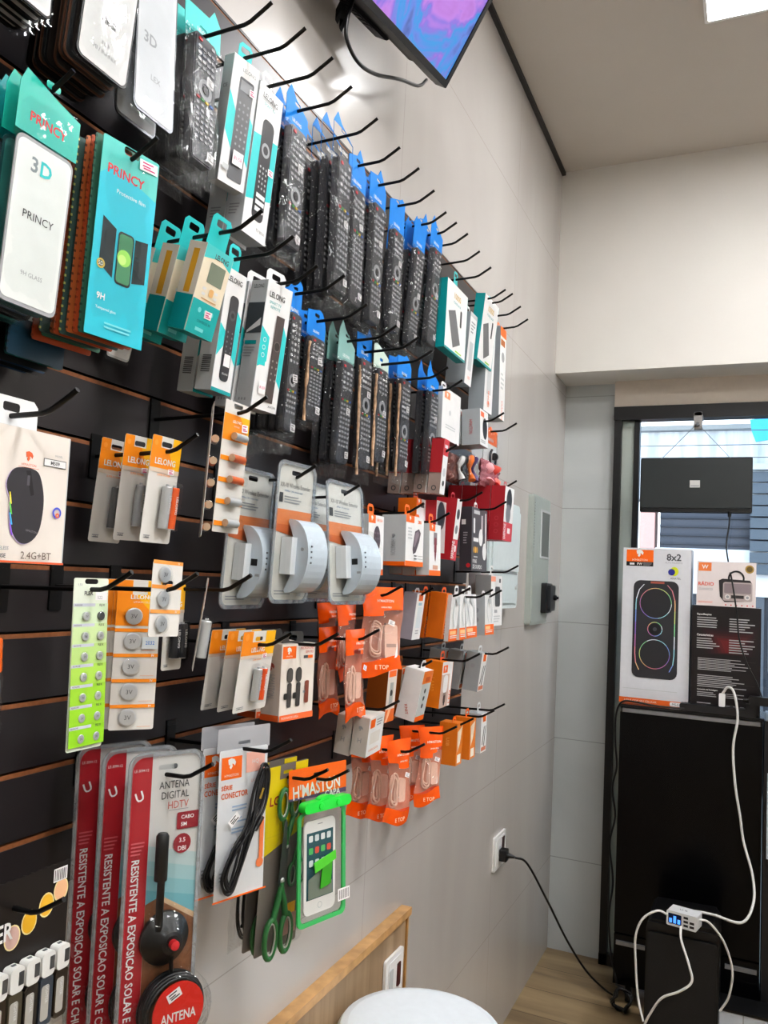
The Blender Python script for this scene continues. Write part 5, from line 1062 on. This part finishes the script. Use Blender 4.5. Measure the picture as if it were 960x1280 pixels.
place(carton('charger_box', 'e4b', .05, PAPER, BR, art_brown, BR, bottom=BR), 'e4b', 'second brown-sided charger box', 'behind the tilted white box', 'charger box')
def art_e5(a): a.rect(.1, .06, .4, .28, ORANGE); a.lines(.5, .9, .1, .3, 3, GREY); a.rect(.15, .4, .8, .7, mat('#DAD6D0', .4)); a.text('CARREGADOR', .45, .85, .06, mat('#D07850', .5), .7, 'c')
place(carton('small_white_box', 'e5', .035, WHITE, mat('#CFC9C2', .45), art_e5, None, bottom=ORANGE, sideart=lambda a: (a.logo(.5, .3, .12, GREY), a.text('H', .5, .6, .12, GREY, .3, 'c'))), 'e5', 'small white box with orange foot', 'of the low pair by the twisted pouches', 'charger box', n=2, dx=.04, roll=4)
def art_e6(a): a.rect(0, 0, 1, .25, mat('#E08038', .4)); a.rect(.3, .12, .8, .22, mat('#B85A28', .4)); a.rect(0, .25, 1, .9, mat('#C4C8C8', .45)); [a.disc(.5, .4+i*.15, .1, DARK) for i in range(3)]; a.rect(0, .9, 1, 1, ORANGE)
place(carton('charger_box', 'e6', .05, PAPER, WHITE, art_e6, WHITE, sideart=lambda a: a.text('KNIT', .5, .8, .06, mat('#C86450', .5), .5, 'c', -70)), 'e6', 'tilted white box with grey dotted face', 'in the fifth row', 'charger box')
def art_bulb(a): a.rect(.1, .08, .5, .24, ORANGE); a.logo(.3, .16, .1, WHITE); a.rect(0, .28, .75, 1, mat('#C8B0A4', .4)); a.rect(.2, .3, .62, .68, WHITE, .14); a.rect(.26, .68, .56, .74, mat('#9A8A80', .4)); a.rect(.3, .74, .52, .9, mat('#5A4640', .35)); a.disc(.41, .92, .06, DARK); a.text('LED', .88, .8, .12, ORANGE, .3, 'c', 90)
place(carton('light_bulb_box', 'e7', .05, WHITE, mat('#DB7A12', .42), art_bulb, mat('#E86A3A', .4), bottom=ORANGE, sideart=lambda a: a.text('LAMP', .5, .5, .12, mat('#E89838', .4), .3, 'c', -90)), 'e7', 'orange-sided light bulb box', 'in the fifth row', 'light bulb box')
def art_e8(a): a.rect(.3, .04, .8, .22, ORANGE); a.poly([(.5, .35), (.62, .33), (.35, .8), (.22, .8)], INK); a.poly([(.75, .35), (.87, .33), (.6, .85), (.48, .85)], INK); a.rect(.1, .86, .9, .96, mat('#C87858', .4))
place(carton('cable_box', 'e8', .045, WHITE, mat('#9EA3A6', .45), art_e8, LGREY, bottom=ORANGE, sideart=lambda a: a.disc(.5, .35, .14, GREY)), 'e8', 'grey-sided cable box', 'of the spaced trio in the fifth row', 'cable box', n=3, dx=.055, jit=.001)

# ---------------------------------------------------------------- lowest row
place(pouch('f1', 'cable', 5, hdr=.3), 'f1', 'long orange pouch', 'of the lowest row over the bare wall', 'charger pouch', n=3, dx=.045)
place(pouch('f2', 'cable', 7, hdr=.34), 'f2', 'orange pouch with coiled white cable', 'of the hook beside the small orange boxes', 'charger pouch', n=2, dx=.05)
def art_f3(a): a.rect(0, 0, 1, 1, mat('#E08432', .4)); a.poly([(.1, .2), (.9, .1), (.6, .5), (.2, .7)], mat('#F0DCC8', .4)); a.rect(.2, .75, .8, .95, mat('#F4EEE4', .4))
for k_, wh in (('f3a', 'next to the coiled cable pouches'), ('f3b', 'second from the coiled cable pouches')):
    place(carton('cable_box', k_, .05, ORANGE, mat('#D87A1E', .42), art_f3, ORANGE, sideart=lambda a: a.text('USB', .5, .45, .08, mat('#F0B070', .4), .3, 'c', -90)), k_, 'small orange box', wh, 'cable box', 'small orange boxes in the lowest row')
place(carton('cable_box', 'f3c', .05, WHITE, mat('#BFC4C8', .45), art_e8, LGREY, bottom=ORANGE), 'f3c', 'pale grey box with dark cable picture', 'last in the lowest row', 'cable box')

def lighter_pack(k):
    W, H = W_(k), H_(k); o = empty('lighter_pack'); mb = MB(); n = 30
    top = [(W/2-i*W/n, .0015*(i % 2)) for i in range(n+1)]
    mb.prism([(-W/2, -H), (W/2, -H)]+top, -.001, 0, mat('#1A1412', .4)); a = Art(mb, W, H)
    for x, y, c in ((.5, .40, '#C8A8A0'), (.64, .34, '#D9A92C'), (.79, .27, '#E4B43A'), (.92, .2, '#E8B890')):
        a.disc(x, y, .07, mat('#E8D8A0', .4), .085); a.disc(x, y, .06, mat(c, .35), .075)
    a.text('POWER', .5, .34, .13, WHITE, .45, 'r', 0, True); a.rect(.84, .03, .97, .13, STICK)
    for i in range(7): a.rect(.85+i*.016, .04, .857+i*.016, .12, INK)
    a.lines(.3, .9, .6, .64, 1, mat('#8A8078', .5)); a.rect(.0, .62, 1, .625, GREY); mb.build('printed_card', o)
    for i in range(7):
        u = -W/2+W*(.08+i*.137); l = MB(); r = .0094; v1 = -H*.58; v0 = -H*1.1
        l.prism(rr(u-r, u+r, v0, v1-.027, .004), .002, .013, mat(('#2A2624', '#3C4450', '#30261E', '#4A4438')[i % 4], .25), sm=False)
        l.prism(rr(u-r*.8, u+r*.4, v0+.006, v1-.036, .003), .0131, .0133, mat('#B8B4AE', .35)); l.text('LIGHTER', u, v1-.046, .0135, .004, WHITE, .02, 'c', -90)
        b = l.build('lighter', o)
        c = MB(); c.prism(rr(u-r, u+r, v1-.027, v1, .005), .001, .014, mat('#E9E7E4', .35)); c.box(u+r*.2, u+r*.9, v1-.02, v1-.006, .014, .0146, DMETAL); c.lathe([(0, 0), (.003, 0), (.003, .005), (0, .005)], (u-.002, v1-.002, .006), DMETAL, 'u', 10); c.build('white_cap', b)
    blister(o, -W*.49, W*.49, -H*1.12, -H*.56, .018); return o
place(lighter_pack('g0'), 'g0', 'black display card of white-capped lighters', 'in the low corner', 'lighter pack')
def antenna(k):
    W, H = W_(k), H_(k); o = empty('antenna_pack'); mb = MB(); hh_ = hv(k, -.012); R1 = mat('#B02430', .4); WOOD = mat('#8A5A3C', .5, var=.25, scale=60)
    mb.prism(rr(-W/2, W/2, -H, 0, .012, 6), -.002, -.001, mat('#DAD6D4', .4), holes=[rr(-.012, .016, hh_-.0035, hh_+.0035, .003)])
    a = Art(mb, W, H, -.001); s = .29
    a.poly([(0, .03), (.04, .006), (s, .0), (s, 1), (0, 1)], R1)
    for i, c in enumerate(('#BFD0D2', '#A9CACF', '#92C2CA', '#7AB6C2')): a.poly([(s, .32+i*.05), (1, .37+i*.05), (1, .43+i*.05), (s, .38+i*.05)], mat(c, .4))
    a.poly([(s, .52), (.5, .5), (1, .585), (1, 1), (s, 1)], WOOD); a.poly([(.5, .497), (1, .58), (1, .60), (.5, .515)], mat('#C9A98A', .5))
    a.text('U', .13, .145, .035, WHITE, .12, 'c', 20, True); a.text('LE-3094-12', .14, .055, .010, WHITE, .2, 'c')
    a.text('RESISTENTE A EXPOSICAO SOLAR E CHUVA', .12, .69, .065/2.2, WHITE, .66, 'c', -90, True)
    a.text('ANTENA', .84, .115, .026, INK, .44, 'r'); a.text('DIGITAL', .84, .152, .026, INK, .4, 'r'); a.text('HDTV', .84, .188, .026, mat('#C06A60', .45), .3, 'r'); a.lines(.55, .86, .205, .21, 1, GREY)
    a.rect(.68, .218, 1, .278, DRED, .02); a.text('CABO', .74, .236, .014, WHITE, .2, bold=True); a.text('5M', .74, .261, .014, WHITE, .1, bold=True)
    a.disc(.77, .328, .13, DRED); a.text('3.5', .77, .316, .016, WHITE, .16, 'c', bold=True); a.text('DBI', .77, .345, .016, WHITE, .16, 'c', bold=True)
    a.lines(.04, .24, .3, .35, 4, mat('#D06870', .5)); mb.build('printed_card', o)
    an = MB(); u = W*(-.09); bw = .016
    an.tube([(u, -H*.27, bw), (u, -H*.28, bw), (u, -H*.43, bw), (u+.001, -H*.435, bw), (u+.001, -H*.60, bw)], [.006, .0085, .0085, .005, .005], BLACK, 14)
    c = (W*.06, -H*.64, .0)
    an.lathe([(0, .002), (.034, .002), (.034, .007), (.030, .011), (.014, .028), (.010, .030), (0, .030)], c, BLACK, 'w', 28)
    rod = an.build('antenna_rod', o)
    tp = MB(); tp.lathe([(0, .030), (.006, .030), (.006, .038), (0, .039)], c, mat('#C42C34', .35), 'w', 14); tp.build('red_tip', rod)
    tb = MB(); tb.tube([(W*.1, -H*.68, .02), (W*.13, -H*.73, .015), (W*.16, -H*.79, .012)], .0028, BLACK); 
    cc = (W*.17, -H*.875)
    for j in range(6):
        r = .043-.002*(j % 3); tb.tube([(cc[0]+r*math.cos(t), cc[1]+r*math.sin(t), .006+j*.0035) for t in [x*math.pi/14 for x in range(28)]], .0026, BLACK, 6, closed=True)
    cb_ = tb.build('coiled_cable', o)
    ds = MB(); ds.lathe([(0, .024), (.036, .024), (.036, .0265), (0, .0265)], (cc[0]+.004, cc[1], 0), mat('#D2281E', .35), n=30); ds.text('ANTENA', cc[0]+.004, cc[1]-.006, .0268, .012, WHITE, .05, 'c', bold=True); ds.build('red_disc', o)
    blister(o, -W*.47, W*.47, -H*.985, -.006, .01, r=.014, flange=.008, w0=-.001)
    b = MB(); b.lathe([(.044, .008), (.036, .016), (.016, .034), (.012, .041), (0, .042)], c, HARD, n=24); b.lathe([(.052, .006), (.05, .03), (.044, .034), (0, .034)], (cc[0], cc[1], 0), film(gloss=.12, rough=.08, bump=.6, scale=30, name='clear_bubble'), n=26)
    b.prism(rr(u-.014, u+.014, -H*.6, -H*.255, .01), .029, .029, HARD); b.build('clear_bubble', o)
    sticker(o, cc[0]-.004, cc[1]+.022, .0275, .02, .012, INK, 25); return o
place(antenna('g1'), 'g1', 'red-and-white digital antenna blister', 'of the lowest row', 'television antenna pack', n=3, dx=.045, jit=.001)
def cable_loop(parent, pts, r, m, n, sep, name='coiled_cable'):
    mb = MB(); N = len(pts)
    for j in range(n):
        P = []
        for i, p in enumerate(pts):
            t = pts[(i+1) % N]-pts[i-1]; d = math.hypot(t[0], t[1]) or 1
            P.append((p[0]-t[1]/d*sep*(j-(n-1)/2), p[1]+t[0]/d*sep*(j-(n-1)/2), p[2]+r*1.2*(j % 3)+.002*math.sin(i*.2+j)))
        mb.tube(P, r, m, 7, closed=True)
    return mb.build(name, parent)
def connector(k):
    W, H = W_(k), H_(k); o = empty('audio_cable_pack'); mb = MB(); hh_ = hv(k, -.012)
    mb.prism(rr(-W*.46, W*.46, -H*.985, -H*.12, .003), -.006, -.005, mat('#DCDDE0', .4)); a = Art(mb, W, H, -.005)
    a.rect(.08, .16, .46, .29, ORANGE); a.logo(.27, .20, .06, WHITE); a.text("H'MASTON", .27, .268, .016, WHITE, .3, 'c'); a.rect(.54, .15, .9, .27, mat('#EDB4A4', .4)); a.text('HQ', .72, .21, .03, WHITE, .14, 'c')
    a.text('SÉRIE', .09, .335, .034, mat('#DD6430', .4), .26, bold=True); a.text('CONECTOR', .09, .385, .034, mat('#DD6430', .4), .5, bold=True); a.text('LIGACAO', .9, .32, .02, mat('#E0A898', .4), .25, 'r')
    for i, y in enumerate((.45, .52, .58, .70)): a.lines(.3, .6, y, y+.04, 2, mat('#9CB0C8', .5), i)
    a.rect(.84, .55, .92, .8, mat('#E8824C', .4), .03); a.disc(.86, .82, .07, mat('#E8824C', .4)); a.lines(.1, .25, .82, .88, 3, GREY); a.rect(0, .975, 1, .985, ORANGE); mb.build('printed_card', o)
    lp = smooth_loop([(W*.3, -H*.25, .004), (W*.37, -H*.3, .004), (W*.27, -H*.46, .006), (W*.04, -H*.6, .008), (-W*.12, -H*.8, .005), (-W*.26, -H*.92, .004), (-W*.37, -H*.84, .004), (-W*.22, -H*.7, .006), (W*.02, -H*.57, .009), (W*.16, -H*.38, .006)])
    cable_loop(o, lp, .0021, mat('#18181A', .35), 5, .0030)
    pl = MB(); pl.tube([(W*.18, -H*.42, .014), (W*.24, -H*.36, .014)], .002, mat('#C8A850', .3, .8)); pl.build('plug', o); pl = MB(); pl.tube([(W*.1, -H*.6, .014), (W*.24, -H*.53, .014)], .0035, BLACK); pl.build('cable_tie', o)
    h = MB(); h.prism(rr(-W*.5, W*.5, -H*.13, .002, .002), -.0066, -.006, film('#E8E8EC', .2, .1, .2, 20, .45), holes=[rr(-.012, .012, hh_-.003, hh_+.003, .002)]); h.build('clear_header', o)
    crinkle_bag(o, W, H, .014, m=HARD, seed=2, amp=.002); sticker(o, -W*.22, -H*.52, .004, .022, .012, INK, 40); return o
place(connector('g2'), 'g2', 'bagged audio cable with black loop', 'of the lowest row beside the antennas', 'audio cable pack', n=2, dx=.028)
def black_cable_bag(k):
    W, H = W_(k), H_(k); o = empty('audio_cable_pack'); lp = smooth_loop([(-W*.1, -H*.5, -.008), (W*.2, -H*.55, -.006), (W*.22, -H*.8, -.008), (0, -H*.93, -.01), (-W*.2, -H*.8, -.008)])
    cable_loop(o, lp, .0024, mat('#18181A', .35), 5, .005); c = MB(); c.box(-W*.45, W*.45, -H*.3, -H*.05, -.014, -.0135, PAPER); c.build('printed_card', o); crinkle_bag(o, W, H, .02, seed=5); return o
place(black_cable_bag('g2b'), 'g2b', 'clear bag of black cable', 'hanging low behind the audio cable packs', 'audio cable pack')
def scissors_pack(k):
    W, H = W_(k), H_(k); o = empty('scissors_pack'); mb = MB(); hh_ = hv(k, -.012); Y = mat('#D8C416', .4)
    mb.prism(rr(-W*.5, W*.5, -H, 0, .004), -.002, -.001, mat('#6E6862', .5), holes=[rr(-.013, .013, hh_-.003, hh_+.003, .003)]); a = Art(mb, W, H, -.001)
    a.rect(0, .08, 1, .38, Y); a.rect(0, .004, .3, .08, Y); a.rect(.68, .004, 1, .08, Y); a.poly([(0, .38), (1, .38), (0, .48)], Y); a.text('LG', .1, .19, .05, DRED, .24, bold=True); a.text('TESOURA', .75, .06, .012, INK, .2, 'c'); a.disc(.55, .1, .07, WHITE)
    a.rect(.72, .78, .92, .84, YELLOW); a.rect(.66, .84, .96, .95, mat('#B08A80', .5)); mb.build('printed_card', o)
    gm = mat('#2F6B3C', .35); gl = mat('#A8A8A2', .4)
    def scis(u, v, sc, flip, w):
        s = MB()
        for sd in (-1, 1):
            ring = [(u+sd*sc*.016+sc*.0115*math.cos(t), v+flip*sc*.028+sc*.026*math.sin(t)*(1.0), w) for t in [i*math.pi/10 for i in range(20)]]
            s.tube(ring, .0038*sc, gm, 8, closed=True); s.tube([(p[0]+(u+sd*sc*.016-p[0])*.22, p[1]+(v+flip*sc*.028-p[1])*.2, w+.001) for p in ring], .0016*sc, gl, 6, closed=True)
            s.tube([(u+sd*sc*.013, v+flip*sc*.004, w), (u+sd*sc*.006, v-flip*sc*.02, w), (u-sd*sc*.002, v-flip*sc*.045, w)], [.0045*sc, .005*sc, .003*sc], gm, 8)
        h = s.build('scissors', o)
        b = MB()
        for sd in (-1, 1):
            P_ = [(u-sd*sc*.002, v-flip*sc*.03), (u+sd*sc*.008, v-flip*sc*.045), (u+sd*sc*.004, v-flip*sc*.125), (u, v-flip*sc*.13)]
            b.prism(P_ if sd*flip > 0 else P_[::-1], w-.001*sd-.001, w-.001*sd, DMETAL)
        b.lathe([(0, 0), (.004*sc, 0), (.003*sc, .002), (0, .0025)], (u, v-flip*sc*.047, w+.001), METAL, n=12); b.build('blades', h)
    scis(W*.02, -H*.30, 1.0, 1, .006); scis(-W*.1, -H*.80, 1.25, -1, .012)
    scis(W*.32, -H*.55, .75, -1, .006)
    blister(o, -W*.47, W*.47, -H*.98, -H*.22, .016, r=.01); return o
place(scissors_pack('g3'), 'g3', 'yellow card of green-handled scissors', 'of the lowest row', 'scissors pack', n=2, dx=.026)
def phone_pouch(k):
    W, H = W_(k), H_(k); o = empty('waterproof_phone_pouch'); hh_ = hv(k, -.012); G = mat('#2BD84A', .3); CG = film('#6FE89A', .2, .1, .2, 20, .4, 'green_edge_film')
    mb = MB(); mb.prism(rr(-W/2, W/2, -H*.17, .004, .002), -.016, -.015, ORANGE, holes=[rr(-.013, .013, hh_-.003, hh_+.003, .003)]); mb.prism([(-W/2, -H*.17), (W/2, -H*.17), (W/2, -H*.2), (-W/2, -H*.185)], -.016, -.0151, mat('#5A4A6A', .4))
    mb.text("H'MASTON", -.004, -H*.125, -.0146, .024, WHITE, W*.82, 'c', 3, True); mb.text('CAPA', W*.25, -H*.185, -.0146, .012, WHITE, W*.3, 'c', 0, True); mb.build('header_card', o)
    c = MB(); c.prism(rr(-W*.4, W*.42, -H*.265, -H*.195, .012, 5), -.006, .01, G, sm=True)
    for u in (-W*.12, W*.18): c.lathe([(0, .01), (.006, .01), (.006, .012), (.004, .0125), (0, .0125)], (u, -H*.232, 0), G, n=16)
    c.prism(circ(0, -H*.197, .02, 16, .007), -.004, .008, G); c.build('green_clip', o)
    e = MB(); e.prism(rr(-W*.42, W*.4, -H*.99, -H*.27, .012), -.006, -.002, CG, holes=[rr(-W*.375, W*.345, -H*.962, -H*.28, .01)], sm=True); e.build('green_edge', o)
    p = MB(); p.prism(rr(-W*.30, W*.24, -H*.93, -H*.33, .012, 5), -.009, -.006, mat('#E6E4E2', .35)); a = Art(p, W*.54, H*.6, -.006, -W*.30, -H*.33)
    a.rect(.42, .045, .58, .055, GREY); a.rect(.08, .13, .92, .84, mat('#2E5860', .25)); a.ring(.5, .92, .07, .015, LGREY)
    for r in range(3):
        for q in range(4): a.rect(.14+q*.19, .16+r*.13, .27+q*.19, .23+r*.13, mat(('#E4E8E8', '#58B868', '#D8E0E2', '#D85848')[(r+q*2) % 4], .35), .03)
    a.poly([(.12, .62), (.5, .55), (.88, .7), (.88, .83), (.12, .83)], mat('#7A8478', .35)); p.build('phone_card', o)
    s = MB(); s.prism([(-W*.17, -H*.60), (W*.2, -H*.555), (W*.21, -H*.61), (-W*.15, -H*.665)], -.001, .001, mat('#58C83A', .35)); s.prism([(-W*.02, -H*.62), (W*.15, -H*.6), (W*.12, -H*.76), (-W*.06, -H*.775)], -.0015, .0005, mat('#3FA028', .35)); s.build('green_strap', o)
    bb = MB(); bb.box(W*.25, W*.46, -H*.9, -H*.82, .0, .0004, STICK); [bb.box(W*(.27+i*.026), W*(.28+i*.026), -H*.89, -H*.83, .0005, .0007, INK) for i in range(7)]; bb.build('barcode_label', o)
    crinkle_bag(o, W, H, .03, m=HARD, seed=6, amp=.002); return o
place(phone_pouch('g4'), 'g4', 'clear phone pouch with bright green clip', 'under an orange header', 'phone pouch')

# ---------------------------------------------------------------- camera, light, colour
sc = bpy.context.scene
cam = bpy.data.cameras.new('camera'); co = bpy.data.objects.new('camera', cam); col.objects.link(co)
Rm = [(0.91270946, 0.40532291, 0.05171825), (0.01456933, 0.09420921, -0.99544581), (-0.40834933, 0.90930631, 0.08008035)]   # right, down, forward
Rr, Rd, Rf = (Vector(r).normalized() for r in Rm)
co.matrix_world = Matrix(((Rr[0], -Rd[0], -Rf[0], .87), (Rr[1], -Rd[1], -Rf[1], 0), (Rr[2], -Rd[2], -Rf[2], 1.775), (0, 0, 0, 1)))
cam.sensor_fit = 'VERTICAL'; cam.sensor_height = 24; cam.lens = 24*1026.47/1280; cam.clip_start = .02; cam.clip_end = 60
sc.camera = co
w = bpy.data.worlds.new('overcast_sky'); sc.world = w; w.use_nodes = True; N = w.node_tree.nodes; L = w.node_tree.links; bg = N['Background']
tc = N.new('ShaderNodeTexCoord'); sx = N.new('ShaderNodeSeparateXYZ'); L.new(tc.outputs['Generated'], sx.inputs[0]); rp = N.new('ShaderNodeValToRGB'); rp.color_ramp.elements[0].position = 0; rp.color_ramp.elements[0].color = (.9, .95, 1, 1); rp.color_ramp.elements[1].position = .5; rp.color_ramp.elements[1].color = (.62, .8, 1, 1)
L.new(sx.outputs[2], rp.inputs[0]); L.new(rp.outputs[0], bg.inputs['Color']); bg.inputs['Strength'].default_value = 3.2
sc.view_settings.view_transform = 'Standard'; sc.view_settings.look = 'Medium High Contrast'; sc.view_settings.exposure = .06
sc.cycles.transparent_max_bounces = 32; sc.cycles.max_bounces = 8; sc.cycles.caustics_reflective = False; sc.cycles.caustics_refractive = False; sc.cycles.sample_clamp_indirect = 4
